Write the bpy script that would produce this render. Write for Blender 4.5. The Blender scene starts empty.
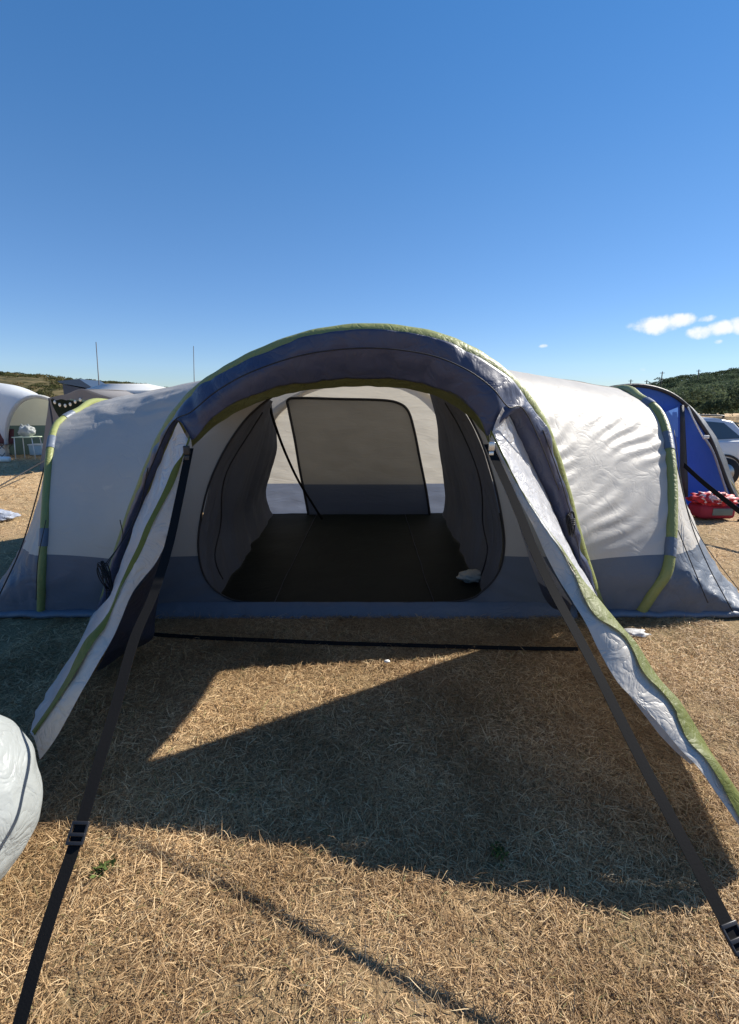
import bpy, bmesh, math, random
import numpy as np
from mathutils import Vector, noise

random.seed(7); rng = np.random.default_rng(7)
R = math.radians
col = bpy.context.scene.collection
scene = bpy.context.scene

# ------------------------------------------------------------------ camera
F = 480.0; HC = 1.6; PITCH = math.atan(107 / F)
CP, SP = math.cos(PITCH), math.sin(PITCH)
cam = bpy.data.cameras.new('camera'); camo = bpy.data.objects.new('camera', cam); col.objects.link(camo)
camo.location = (0, 0, HC); camo.rotation_euler = (R(90) - PITCH, 0, 0)
cam.sensor_fit = 'VERTICAL'; cam.sensor_height = 36; cam.lens = F / 1024 * 36
cam.clip_start = 0.02; cam.clip_end = 5000
scene.camera = camo

def ray(px, py):
    x = (px - 369.5) / F; y = (512 - py) / F
    return Vector((x, CP + SP * y, -SP + CP * y))
def at(px, py, Y):                       # point of the place seen in that direction, Y metres ahead
    d = ray(px, py); t = Y / d.y
    return Vector((d.x * t, Y, HC + d.z * t))
def atz(px, py, z):
    d = ray(px, py); t = (z - HC) / d.z
    return Vector((d.x * t, d.y * t, z))
LEAN = .50
def lean(px, py, off=0.0):               # on the leaning plane of the porch hoop
    d = ray(px, py); t = (3.42 + off - LEAN * HC) / (d.y + LEAN * d.z)
    return Vector((d.x * t, d.y * t, HC + d.z * t))

# ------------------------------------------------------------------ helpers
def tag(o, label=None, cat=None, group=None, kind=None):
    if label: o['label'] = label
    if cat: o['category'] = cat
    if group: o['group'] = group
    if kind: o['kind'] = kind
    return o
def empty(name, loc, label, cat, group=None, rz=0):
    o = bpy.data.objects.new(name, None); col.objects.link(o)
    o.location = loc; o.rotation_euler = (0, 0, rz); o.empty_display_size = .2
    return tag(o, label, cat, group)
def link(name, me, mat, parent=None, local=False, smooth=True):
    o = bpy.data.objects.new(name, me); col.objects.link(o)
    if mat: me.materials.append(mat)
    if smooth: me.polygons.foreach_set('use_smooth', [True] * len(me.polygons))
    if parent:
        o.parent = parent
        if not local:                    # vertices were given in world space, parents here are never rotated
            w = Vector(parent.location); p = parent.parent
            while p: w += p.location; p = p.parent
            me.transform(__import__('mathutils').Matrix.Translation(-w))
    return o
def cat_rom(pts, n):
    pts = [Vector(p) for p in pts]; m = len(pts) - 1; out = []
    for k in range(n):
        u = k / (n - 1) * m; i = min(int(u), m - 1); t = u - i
        p1, p2 = pts[i], pts[i + 1]
        p0 = pts[i - 1] if i > 0 else p1 * 2 - p2
        p3 = pts[i + 2] if i + 2 <= m else p2 * 2 - p1
        out.append(.5 * ((2 * p1) + (p2 - p0) * t + (2 * p0 - 5 * p1 + 4 * p2 - p3) * t * t + (3 * p1 - p0 - 3 * p2 + p3) * t ** 3))
    return out
def sheet_mesh(name, grid, disp=None, close=False):
    nu, nv = len(grid), len(grid[0])
    vs = [v for row in grid for v in row]
    fs = []
    for i in range(nu - 1 + (1 if close else 0)):
        for j in range(nv - 1):
            a, b = i * nv + j, ((i + 1) % nu) * nv + j
            fs.append((a, b, b + 1, a + 1))
    me = bpy.data.meshes.new(name); me.from_pydata([tuple(v) for v in vs], [], fs)
    me.update()
    if disp:
        ns = [Vector(n.vector) for n in me.vertex_normals]
        for v, n in zip(me.vertices, ns):
            v.co = v.co + n * disp(v.co)
    return me
def sheet(name, grid, mat, parent, disp=None, thick=0):
    me = sheet_mesh(name, grid, disp); o = link(name, me, mat, parent)
    if thick:
        o.data.polygons.foreach_set('use_smooth', [thick > .0022] * len(o.data.polygons)); m = o.modifiers.new('thickness', 'SOLIDIFY'); m.thickness = thick; m.offset = 0
    return o
def loft(A, B, nu, nv, bulge=None):
    a = cat_rom(A, nu); b = cat_rom(B, nu); g = []
    for i in range(nu):
        row = []
        for j in range(nv):
            t = j / (nv - 1); p = a[i].lerp(b[i], t)
            if bulge: p = p + bulge(i / (nu - 1), t)
            row.append(p)
        g.append(row)
    return g
def tube_into(bm, pts, r, seg=8, cap=True):
    n = len(pts); rings = []
    up = Vector((0, 0, 1)); prev = None
    for i, p in enumerate(pts):
        d = (pts[min(i + 1, n - 1)] - pts[max(i - 1, 0)])
        if d.length < 1e-9: d = Vector((0, 0, 1))
        d.normalize()
        s = prev if prev is not None else (up if abs(d.z) < .9 else Vector((1, 0, 0)))
        x = (s - d * s.dot(d))
        if x.length < 1e-6: x = d.orthogonal()
        x.normalize(); prev = x; y = d.cross(x)
        rr = r(i / (n - 1)) if callable(r) else r
        rings.append([bm.verts.new(p + (x * math.cos(a) + y * math.sin(a)) * rr) for a in [k * 2 * math.pi / seg for k in range(seg)]])
    for i in range(n - 1):
        for k in range(seg):
            bm.faces.new((rings[i][k], rings[i][(k + 1) % seg], rings[i + 1][(k + 1) % seg], rings[i + 1][k]))
    if cap:
        bm.faces.new(rings[0][::-1]); bm.faces.new(rings[-1])
def done(bm, name, mat, parent=None, local=False, smooth=True):
    bmesh.ops.recalc_face_normals(bm, faces=bm.faces)
    me = bpy.data.meshes.new(name); bm.to_mesh(me); bm.free()
    return link(name, me, mat, parent, local, smooth)
def tube(name, pts, r, mat, parent, seg=8, local=False, spl=0):
    bm = bmesh.new(); pts = [Vector(p) for p in pts]
    if spl: pts = cat_rom(pts, spl)
    tube_into(bm, pts, r, seg); return done(bm, name, mat, parent, local)
def box_into(bm, c, s, rz=0, bev=0):
    vs = []
    ca, sa = math.cos(rz), math.sin(rz)
    for z in (-1, 1):
        for x, y in ((-1, -1), (1, -1), (1, 1), (-1, 1)):
            dx, dy = x * s[0] / 2, y * s[1] / 2
            vs.append(bm.verts.new((c[0] + dx * ca - dy * sa, c[1] + dx * sa + dy * ca, c[2] + z * s[2] / 2)))
    f = [(0, 3, 2, 1), (4, 5, 6, 7), (0, 1, 5, 4), (1, 2, 6, 5), (2, 3, 7, 6), (3, 0, 4, 7)]
    fs = [bm.faces.new([vs[i] for i in q]) for q in f]
    if bev:
        es = {e for q in fs for e in q.edges}
        bmesh.ops.bevel(bm, geom=list(es), offset=bev, segments=3, profile=.5, affect='EDGES')
def box(name, c, s, mat, parent=None, rz=0, bev=0, local=False):
    bm = bmesh.new(); box_into(bm, c, s, rz, bev); return done(bm, name, mat, parent, local, smooth=bev > 0)
def ribbon(name, pts, w, side, mat, parent, thick=.002, tw=None):
    """flat webbing: side = vector across the width (or function of t)"""
    g = []; n = len(pts)
    for i, p in enumerate(pts):
        t = i / (n - 1)
        s = (side(t) if callable(side) else Vector(side)).normalized() * (w / 2)
        g.append([p - s, p - s * .33 , p + s * .33, p + s])
    return sheet(name, g, mat, parent, thick=thick)

def nz(p, s, seed=0.0):
    return noise.noise(Vector((p[0] * s + seed, p[1] * s + seed * 1.7, p[2] * s - seed)))

# ------------------------------------------------------------------ materials
def newmat(name):
    m = bpy.data.materials.new(name); m.use_nodes = True
    nt = m.node_tree; nt.nodes.clear()
    out = nt.nodes.new('ShaderNodeOutputMaterial')
    return m, nt, out
def N(nt, t, **kw):
    n = nt.nodes.new(t)
    for k, v in kw.items():
        if k.startswith('i_'): n.inputs[k[2:].replace('_', ' ')].default_value = v
        else: setattr(n, k, v)
    return n
def fabric(name, c, low=None, zlow=.5, transl=.3, rough=.55, bump=.25, spec=.35, stretch=(1, 1, 1), scale=9.0, tcol=None, dirt=.12, fine=.3):
    """coated polyester: creases and faint weave, lets some light through; `low` = the darker cloth below height zlow"""
    m, nt, out = newmat(name); L = nt.links.new
    tc = N(nt, 'ShaderNodeTexCoord')
    mp = N(nt, 'ShaderNodeMapping'); mp.inputs['Scale'].default_value = stretch; L(tc.outputs['Object'], mp.inputs['Vector'])
    n1 = N(nt, 'ShaderNodeTexNoise'); n1.inputs['Scale'].default_value = scale; n1.inputs['Detail'].default_value = 3; n1.inputs['Distortion'].default_value = .9; L(mp.outputs[0], n1.inputs['Vector'])
    # ridged creases
    a1 = N(nt, 'ShaderNodeMath', operation='SUBTRACT'); a1.inputs[1].default_value = .5; L(n1.outputs['Fac'], a1.inputs[0])
    a2 = N(nt, 'ShaderNodeMath', operation='ABSOLUTE'); L(a1.outputs[0], a2.inputs[0])
    a3 = N(nt, 'ShaderNodeMath', operation='POWER'); a3.inputs[1].default_value = .6; L(a2.outputs[0], a3.inputs[0])
    n2 = N(nt, 'ShaderNodeTexNoise'); n2.inputs['Scale'].default_value = 60; n2.inputs['Detail'].default_value = 3; L(tc.outputs['Object'], n2.inputs['Vector'])
    ad = N(nt, 'ShaderNodeMath', operation='MULTIPLY_ADD'); ad.inputs[1].default_value = .12 * fine / .3; L(n2.outputs['Fac'], ad.inputs[0]); L(a3.outputs[0], ad.inputs[2])
    bp = N(nt, 'ShaderNodeBump'); bp.inputs['Strength'].default_value = bump; bp.inputs['Distance'].default_value = .02; L(ad.outputs[0], bp.inputs['Height'])
    # colour
    n3 = N(nt, 'ShaderNodeTexNoise'); n3.inputs['Scale'].default_value = 2.2; n3.inputs['Detail'].default_value = 6; L(tc.outputs['Object'], n3.inputs['Vector'])
    def varied(cc):
        mx = N(nt, 'ShaderNodeMix', data_type='RGBA')
        mx.inputs['A'].default_value = tuple(x * (1 - dirt) for x in cc) + (1,); mx.inputs['B'].default_value = tuple(min(1, x * (1 + dirt * .6)) for x in cc) + (1,)
        L(n3.outputs['Fac'], mx.inputs['Factor']); return mx.outputs['Result']
    colr = varied(c)
    if low:
        sx = N(nt, 'ShaderNodeSeparateXYZ'); L(tc.outputs['Object'], sx.inputs[0])
        lt = N(nt, 'ShaderNodeMath', operation='LESS_THAN'); lt.inputs[1].default_value = zlow; L(sx.outputs['Z'], lt.inputs[0])
        mx = N(nt, 'ShaderNodeMix', data_type='RGBA'); L(lt.outputs[0], mx.inputs['Factor']); L(colr, mx.inputs['A']); L(varied(low), mx.inputs['B'])
        colr = mx.outputs['Result']
    pr = N(nt, 'ShaderNodeBsdfPrincipled'); pr.inputs['Roughness'].default_value = rough; pr.inputs['Specular IOR Level'].default_value = spec
    L(colr, pr.inputs['Base Color']); L(bp.outputs[0], pr.inputs['Normal'])
    if transl > 0:
        tr = N(nt, 'ShaderNodeBsdfTranslucent'); L(bp.outputs[0], tr.inputs['Normal'])
        L(colr, tr.inputs['Color'])
        ms = N(nt, 'ShaderNodeMixShader'); ms.inputs[0].default_value = transl; L(pr.outputs[0], ms.inputs[1]); L(tr.outputs[0], ms.inputs[2]); L(ms.outputs[0], out.inputs[0])
    else: L(pr.outputs[0], out.inputs[0])
    return m
def plain(name, c, rough=.6, metal=0, spec=.4, var=.15, vscale=8, bump=0, coat=0):
    m, nt, out = newmat(name); L = nt.links.new
    tc = N(nt, 'ShaderNodeTexCoord')
    n = N(nt, 'ShaderNodeTexNoise'); n.inputs['Scale'].default_value = vscale; n.inputs['Detail'].default_value = 5; L(tc.outputs['Object'], n.inputs['Vector'])
    mx = N(nt, 'ShaderNodeMix', data_type='RGBA'); mx.inputs['A'].default_value = tuple(x * (1 - var) for x in c) + (1,); mx.inputs['B'].default_value = tuple(min(1, x * (1 + var)) for x in c) + (1,)
    L(n.outputs['Fac'], mx.inputs['Factor'])
    pr = N(nt, 'ShaderNodeBsdfPrincipled'); pr.inputs['Roughness'].default_value = rough; pr.inputs['Metallic'].default_value = metal; pr.inputs['Specular IOR Level'].default_value = spec; pr.inputs['Coat Weight'].default_value = coat
    L(mx.outputs['Result'], pr.inputs['Base Color'])
    if bump:
        b = N(nt, 'ShaderNodeBump'); b.inputs['Strength'].default_value = bump; b.inputs['Distance'].default_value = .01; L(n.outputs['Fac'], b.inputs['Height']); L(b.outputs[0], pr.inputs['Normal'])
    L(pr.outputs[0], out.inputs[0]); return m

PALE = (.56, .53, .485); SLATE = (.122, .15, .198); NAVY = (.040, .052, .105); LIME = (.24, .265, .09); OLIVE = (.24, .27, .05)
M_wall = fabric('pale_flysheet', PALE, SLATE, .5, transl=.30, rough=.5, bump=.22, scale=5, stretch=(1, 1, 1.6), spec=.45)
M_end = fabric('pale_flysheet_end', PALE, SLATE, .49, transl=.25, rough=.48, bump=.5, scale=6, spec=.5)
M_flap = fabric('pale_door_cloth', (.68, .65, .60), None, transl=.38, rough=.42, bump=.55, scale=10, spec=.6)
M_side = fabric('porch_side_cloth', (.50, .50, .52), None, transl=.25, rough=.36, bump=.7, scale=9, spec=.7)
M_front = fabric('front_wall_cloth', (.42, .41, .39), SLATE, .47, transl=.30, rough=.6, bump=.25, scale=4)
M_navy = fabric('navy_hood_cloth', NAVY, None, transl=.06, rough=.45, bump=.4, scale=7, spec=.5)
M_slate = fabric('slate_groundcloth', SLATE, None, transl=.08, rough=.45, bump=.5, scale=6, spec=.5)
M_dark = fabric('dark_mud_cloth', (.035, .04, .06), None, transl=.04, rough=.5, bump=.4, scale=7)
M_lime = fabric('lime_air_beam', LIME, None, transl=.1, rough=.5, bump=.35, scale=16, spec=.4)
M_olive = fabric('olive_zip_trim', (.13, .15, .032), None, transl=.2, rough=.55, bump=.3, scale=20, spec=.3)
M_hem = fabric('dark_olive_trim', (.10, .11, .045), None, transl=.1, rough=.6, bump=.5, scale=14)
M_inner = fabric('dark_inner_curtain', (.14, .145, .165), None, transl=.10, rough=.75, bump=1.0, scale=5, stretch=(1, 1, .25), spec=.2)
M_back = fabric('rear_wall_cloth', (.58, .55, .48), (.17, .20, .27), .47, transl=.55, rough=.6, bump=.3, scale=4, stretch=(.5, 1, 2.2))
M_rear = fabric('rear_door_cloth', (.30, .29, .27), (.10, .115, .15), .47, transl=.34, rough=.7, bump=.3, scale=4, stretch=(.5, 1, 2.2))
M_floor = fabric('groundsheet_plastic', (.009, .012, .010), None, transl=0, rough=.65, bump=.25, scale=3, spec=.15, dirt=.3)
M_web = plain('black_webbing', (.011, .011, .0115), rough=.8, spec=.07, bump=.08, vscale=160)
M_cord = plain('black_cord', (.012, .012, .014), rough=.6)
M_zip = plain('black_zip', (.015, .015, .018), rough=.5)
M_buckle = plain('silver_buckle', (.6, .6, .6), rough=.25, metal=.8)
M_blkpl = plain('black_plastic', (.02, .02, .022), rough=.35)

# ------------------------------------------------------------------ THE TENT
TY = 3.5
tent = empty('inflatable_tent', (0, TY, 0), 'large pale grey tent with lime air beams and open navy porch, filling the middle', 'tent')

HO = [(97,609),(120,535),(143,475),(165,428),(192,394),(220,374),(258,354),(310,336),(370,329),(430,336),(470,351),(500,370),(520,389),(535,409),(548,433),(566,485),(583,545),(604,607)]
HI = [(107,608),(130,540),(151,485),(178,422),(191,440),(215,416),(250,397),(305,383),(370,379),(420,384),(455,397),(478,416),(489,436),(502,407),(524,448),(547,497),(571,552),(597,606)]
hoopO = [lean(*p) for p in HO]; IOFF = [-.05,-.05,-.07,-.15,-.27,-.20,-.14,-.07,-.05,-.07,-.14,-.20,-.27,-.15,-.07,-.05,-.05,-.05]
hoopI = [lean(*p, off=o_) for p, o_ in zip(HI, IOFF)]

# porch hoop (air beam) sits just behind the front band
hoop_axis = cat_rom([lean(x + (370 - x) * .035, y + (560 - y) * .03, .06) for x, y in HO], 120)
tube('hoop_air_beam', hoop_axis, lambda t: .060 + .0012 * math.sin(t * 170), M_lime, tent, seg=14)
# yellow piping on the crown of the hoop
def dnavy(p):
    a = .012 * nz((p.x, p.y, p.z), 5.0, 3) + .006 * nz((p.x, p.y, p.z), 14, 1)
    k = max(0, min(1, (p.x - .1) / .8))              # deep folds gather on the right shoulder
    ph = (p.x * .6 + p.z * 1.0) * 0 + math.atan2(p.z - .6, p.x + .2) * 26 + 3 * nz((p.x, p.y, p.z), 3, 9)
    cr_ = 1 - abs(noise.noise(Vector((math.atan2(p.z - .6, p.x + .2) * 9, p.z * .9, p.x * .9 + 4)))) * 2.2
    a += .011 * cr_
    return a + .015 * k * math.sin(ph) * (.5 + nz((p.x, p.y, p.z), 4, 5))
def gband(nu=340, nv=26):
    o = cat_rom([lean(x, y, -.035) for x, y in HO], nu); i_ = cat_rom(hoopI, nu); g = []
    for a, b in zip(o, i_):
        row = []
        top = a + Vector((0, .10, .0))               # wraps over the tube
        for j in range(nv):
            t = j / (nv - 1)
            p = a.lerp(b, t) + Vector((0, -.035 * math.sin(math.pi * t), 0))
            row.append(p)
        g.append(row)
    return g
band = sheet('porch_hood', gband(), M_navy, tent, disp=dnavy, thick=.003)
seam_pts = [lean(*[a * .62 + b * .38 for a, b in zip(p, q)], off=-.09 + o_ * .42) for p, q, o_ in zip(HO[2:16], HI[2:16], IOFF[2:16])]
tube('hood_seam', seam_pts, .0035, M_zip, band if False else tent, seg=5, spl=120)

# zip trim under the hem of the hood
hem = [lean(x, y - 3, o_ + .012) for (x, y), o_ in zip(HI[4:13], IOFF[4:13])]
hemL = [(191,448),(215,426),(254,404),(306,390.5),(370,386.5),(420,391.5),(455,406),(478,426),(490,445)]
heml = [lean(x, y, o_ + .07) for (x, y), o_ in zip(hemL, IOFF[4:13])]
g = loft(hem, heml, 160, 6)
sheet('zip_trim', g, M_hem, tent, disp=lambda p: .006 * nz(p, 16))

# main front arch of the body, at the plane of the front wall
MF = [(116,609),(132,545),(158,480),(198,415),(265,366),(370,347),(455,366),(508,410),(540,475),(570,540),(590,609)]
mf = [at(x, y, 3.52) for x, y in MF]
mf[0].z = mf[-1].z = 0
# beams in the side bays
BRf = [at(641,602,3.46), at(656,588,3.42), at(667,570,3.42), at(671,535,3.54), at(672,497,3.72), at(670,458,3.93), at(664,425,4.18), at(655,409,4.36), at(641,399,4.6), at(622,389,5.2)]
BLf = [at(40,604,3.46), at(42,585,3.44), at(43,560,3.46), at(45,525,3.54), at(47,490,3.70), at(50,455,3.88), at(54,432,4.1), at(61,421,4.3), at(78,411,4.55), at(99,401,5.2)]
def back_of(f, yb=7.02):
    y0 = f[0].y; yr = f[-1].y
    return [Vector((p.x, yr + (yr - p.y) / (yr - y0) * (yb - yr), p.z)) for p in f[::-1]]
BR = BRf + back_of(BRf)[1:]; BL = BLf + back_of(BLf)[1:]
BR[0].z = BL[0].z = BR[-1].z = BL[-1].z = 0.03
for nm, b in (('side_air_beam', BR), ('side_air_beam', BL)):
    c = Vector((sum(p.x for p in b) / len(b), 5.2, .6))
    ax = cat_rom(b, 150); bm = bmesh.new()
    br = .041 if b is BR else .031
    tube_into(bm, ax, lambda t: br * (1 + .02 * math.sin(t * 120)), 14)
    o = done(bm, nm, M_lime, tent)
    # retaining collars of grey cloth
    for k in (22, 45, 62, 90, 105, 128):
        bm = bmesh.new(); tube_into(bm, ax[k - 2:k + 3], br + .004, 14, cap=False); done(bm, 'collar', M_slate, o)

ridgeF = Vector(mf[5]); 
def frontpatch(arch, beam, side):
    """cloth between the main arch (foot to crown) and the front half of a side beam"""
    nu, nv = 150, 110
    a = cat_rom(arch, nu); b = cat_rom(beam, nu)
    # even arc spacing by height
    def byz(c):
        zs = [p.z for p in c]; out = []
        for i in range(nu):
            w = i / (nu - 1); out.append(c[min(nu - 1, int(round(w * (nu - 1))))])
        return out
    g = []
    for i in range(nu):
        s = i / (nu - 1); row = []
        for j in range(nv):
            t = j / (nv - 1); p = a[i].lerp(b[i], t)
            sag = math.sin(math.pi * t) * math.sin(math.pi * min(1, s * 1.02)) 
            row.append(p + Vector((0, .03 * sag, -.02 * sag)))
        g.append(row)
    return g
def wright(p):
    q = Vector(p)
    k = max(0, min(1, (p.x - 1.15) / .35)) * max(0, min(1, (p.z - .5) / .25)) * max(0, min(1, (1.62 - p.z) / .2))
    # tension folds that run down and inwards from the corner of the beam
    s = (p.z - 1.55) + .52 * (2.4 - p.x) + .10 * nz(p, 2.0, 4)
    f = math.sin(s * 52 + 2.5 * nz((p.x * .6, p.y, p.z), 2.2, 8))
    f = f * (.55 + .9 * nz(p, 2.5, 2))
    low = max(0, min(1, (.55 - p.z) / .3))
    return .0085 * k * f + .003 * nz(p, 7, 1) + .005 * nz((p.x, p.y, p.z * .5), 3.0, 6) + low * .012 * nz((p.x * 1.5, p.y, p.z), 7, 3)
def wleft(p):
    up = max(0, min(1, (p.z - 1.35) / .2))
    low = max(0, min(1, (.55 - p.z) / .3))
    return .006 * nz(p, 4, 1) + up * .010 * nz((p.x * .6, p.y, p.z * 3), 6, 2) + low * .012 * nz(p, 7, 3)
mfb = [at(x, y, Y) for (x, y), Y in zip(MF, [3.46,3.28,3.3,3.5,3.52,3.52,3.55,3.56,3.38,3.25,3.46])]
mfb[0].z = mfb[-1].z = 0
mf_wall = mf; mf = mfb
sheet('gap_filler', loft(mfb, mf_wall, 90, 4), M_front, tent)  # added strip closing the slit, keeps sun from leaking into the porch
archR = [mf[10], mf[9], mf[8], mf[7], mf[6], mf[5]]
archL = [mf[0], mf[1], mf[2], mf[3], mf[4], mf[5]]
def resamp(c, n, k=300):
    pts = cat_rom(c, k); d = [0]
    for i in range(1, k): d.append(d[-1] + (pts[i] - pts[i - 1]).length)
    out = []; j = 0
    for i in range(n):
        w = d[-1] * i / (n - 1)
        while j < k - 2 and d[j + 1] < w: j += 1
        u = (w - d[j]) / max(1e-9, d[j + 1] - d[j]); out.append(pts[j].lerp(pts[j + 1], max(0, min(1, u))))
    return out
def split_at_knee(c, zk, n1, n2):
    """same heights pair up below the shoulder, arc length above it"""
    pts = resamp(c, 400); k = next(i for i, p in enumerate(pts) if p.z >= zk)
    lo = pts[:k + 1]; hi = pts[k:]
    return resamp(lo, n1) + resamp(hi, n2)[1:]
ra = split_at_knee(archR, 1.35, 12, 10); rb = split_at_knee(BRf, 1.35, 12, 10)
la = split_at_knee(archL, 1.35, 12, 10); lb = split_at_knee(BLf, 1.35, 12, 10)
sheet('flysheet_panel', frontpatch(ra, rb, 1), M_wall, tent, disp=lambda p: -wright(p))
sheet('flysheet_panel', frontpatch(la, lb, -1), M_wall, tent, disp=wleft)
# back half of the body, and the roof between the crowns and the two beams
YB = 7.02
mb = [Vector((p.x, YB, p.z * .985)) for p in mf]
archRb = [mb[10], mb[9], mb[8], mb[7], mb[6], mb[5]]; archLb = [mb[0], mb[1], mb[2], mb[3], mb[4], mb[5]]
BRb = back_of(BRf)[::-1]; BLb = back_of(BLf)[::-1]
sheet('flysheet_panel', loft(split_at_knee(archRb, 1.35, 12, 10), split_at_knee(BRb, 1.35, 12, 10), 60, 30), M_wall, tent)
sheet('flysheet_panel', loft(split_at_knee(archLb, 1.35, 12, 10), split_at_knee(BLb, 1.35, 12, 10), 60, 30), M_wall, tent)
g = []
for i in range(50):
    a = mf[5].lerp(BR[9], i / 49); b = BL[9].lerp(mb[5], i / 49)
    g.append([a.lerp(b, j / 49) + Vector((0, 0, .06 * math.sin(math.pi * j / 49) * math.sin(math.pi * i / 49))) for j in range(50)])
sheet('roof_panel', g, M_wall, tent, disp=lambda p: .008 * nz(p, 3))
# end walls falling from the side beams to the ground
def endwall(beam, sx, corner_x, out_x, y0):
    n = 120; b = cat_rom(beam, n)
    gr = []
    for i in range(n):
        s = i / (n - 1)
        if s < .12: u = s / .12; gr.append(Vector((beam[0].x + (corner_x - beam[0].x) * u, y0 - .03 * u, .01)))
        elif s > .88: u = (1 - s) / .12; gr.append(Vector((beam[0].x + (corner_x - beam[0].x) * u, YB, .01)))
        else:
            u = (s - .12) / .76; x = corner_x + (out_x - corner_x) * math.sin(math.pi * u)
            gr.append(Vector((x, y0 - .03 + (YB - y0) * u, .01)))
    g = []
    for i in range(n):
        row = []
        for j in range(50):
            t = j / 49; p = b[i].lerp(gr[i], t); h = b[i].z
            p = p + Vector((-sx * .03, 0, -.04)) * math.sin(math.pi * t) * min(1, h)
            row.append(p)
        g.append(row)
    return g
def dend(p):
    return .022 * nz((p.x * 2.2, p.y * 2.2, p.z * .5), 3, 2) + .014 * nz((p.x * 3, p.y * 3, p.z), 6, 5) * (1.3 - min(1, p.z))
sheet('end_wall', endwall(BR, 1, 3.0, 3.45, 3.44), M_end, tent, disp=dend)
sheet('end_wall', endwall(BL, -1, -3.1, -3.5, 3.44), M_end, tent, disp=dend)

# porch roof: cloth from the hoop back to the body, shoulder to shoulder; below it the sides are open
n = 60
ho = cat_rom([lean(x, y, .10) for x, y in HO[4:14]], n)
mm = cat_rom(mf[3:8], n)
sheet('porch_roof', loft(ho, mm, n, 16, lambda u, t: Vector((0, 0, -.03 * math.sin(math.pi * t)))), M_navy, tent, disp=lambda p: .008 * nz(p, 5))

# front wall with its D-shaped opening
YW = 3.52
OP = [(352,602),(290,602),(243,601),(222,594),(206,578),(199,552),(201,520),(211,480),(231,440),(258,408),(300,382),(352,374),(410,376),(450,392),(476,430),(492,475),(501,515),(504,545),(499,570),(484,589),(462,600),(400,602)]
OU = [(352,611),(270,611),(190,611),(150,611),(122,610),(124,585),(130,555),(142,515),(160,475),(192,422),(250,374),(352,349),(440,360),(490,390),(520,430),(545,485),(562,525),(574,550),(583,580),(590,610),(520,611),(430,611)]
op = [at(x, y, YW) for x, y in OP]; ou = [at(x, y, YW) for x, y in OU]
for p in ou: p.z = max(p.z, 0.004)
N_ = 220
a = cat_rom(op + [op[0]], N_); b = cat_rom(ou + [ou[0]], N_)
g = []
for i in range(N_):
    row = []
    for j in range(22):
        t = j / 21; p = a[i].lerp(b[i], t)
        p = p + Vector((0, -.02 * math.sin(math.pi * t), 0)); row.append(p)
    g.append(row)
def dfront(p):
    low = max(0, min(1, (.5 - p.z) / .25))
    s = math.sin((p.z * 1.0 + abs(p.x + .15) * .35) * 42 + 2 * nz(p, 2)) * low
    return .005 * nz(p, 5) + .006 * s
fw = sheet('front_wall', g, M_front, tent, disp=dfront)
tube('door_zip', [p + Vector((0, -.012, 0)) for p in op + [op[0]]], .008, M_zip, fw, seg=6, spl=260)
# sill of slate cloth along the bottom of the front wall
g = []
for i in range(120):
    x = -1.75 + 3.35 * i / 119
    g.append([Vector((x, 3.50 - .05 * s, z)) for s, z in ((0, .10), (.4, .085), (.9, .06), (1.4, .02), (1.8, .002))])
sheet('sill', g, M_slate, tent, disp=lambda p: .008 * nz((p.x * 1.5, p.y, p.z), 7))

# groundsheet
x0, x1 = -1.52, 1.22
g = []
for i in range(60):
    g.append([Vector((-2.4 + 4.6 * i / 59, 3.5 + 3.52 * j / 59, .022)) for j in range(60)])
gs = sheet('groundsheet', g, M_floor, tent, disp=lambda p: .008 * nz(p, 2.5) + .003 * nz(p, 9))
for xs in (-.78, .52):
    tube('seam', [Vector((xs + .02 * nz((0, y, 0), 2), y, .031)) for y in [3.55 + .1 * k for k in range(34)]], .004, M_dark, gs, seg=5)

# rear wall, rear door and trims
YR = 6.98
bw = [(-1.9,0),(-1.85,.5),(-1.72,1.0),(-1.4,1.5),(-.9,1.85),(-.15,2.02),(.65,1.85),(1.1,1.5),(1.45,1.0),(1.6,.5),(1.65,0)]
top = cat_rom([Vector((x, YR, z)) for x, z in bw], 90)
g = [[Vector((-.15 + (p.x + .15) * t, YR + .02 * math.sin(3.1 * t), p.z * t)) for t in [k / 39 for k in range(40)]] for p in top]
sheet('rear_wall', g, M_back, tent, disp=lambda p: .010 * nz((p.x, p.y, p.z * 3), 3) + .004 * nz(p, 9))
DO = [(309,517),(305,495),(300,470),(295,440),(289,410),(288,400),(300,398),(340,399),(380,400),(398,403),(408,411),(414,430),(420,460),(426,490),(430,517)]
do = cat_rom([at(x, y, YR - .06) for x, y in DO], 90)
cx = sum(p.x for p in do) / 90; cz = .8
g = [[Vector((cx + (p.x - cx) * t, YR - .06, max(.02, cz + (p.z - cz) * t))) for t in [k / 29 for k in range(30)]] for p in do + [do[0]]]
rd = sheet('rear_door', g, M_rear, tent, disp=lambda p: .012 * nz((p.x, p.y, p.z * 2.5), 3) + .004 * nz(p, 8))
tube('zip_trim', [p + Vector((0, -.02, 0)) for p in do], .018, M_zip, rd, seg=6)
tube('zip_trim', [at(x, y, YR - .1) for x, y in [(272,517),(310,518.5),(360,519),(410,518.5),(445,518)]], .02, M_zip, rd, seg=6, spl=40)

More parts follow.
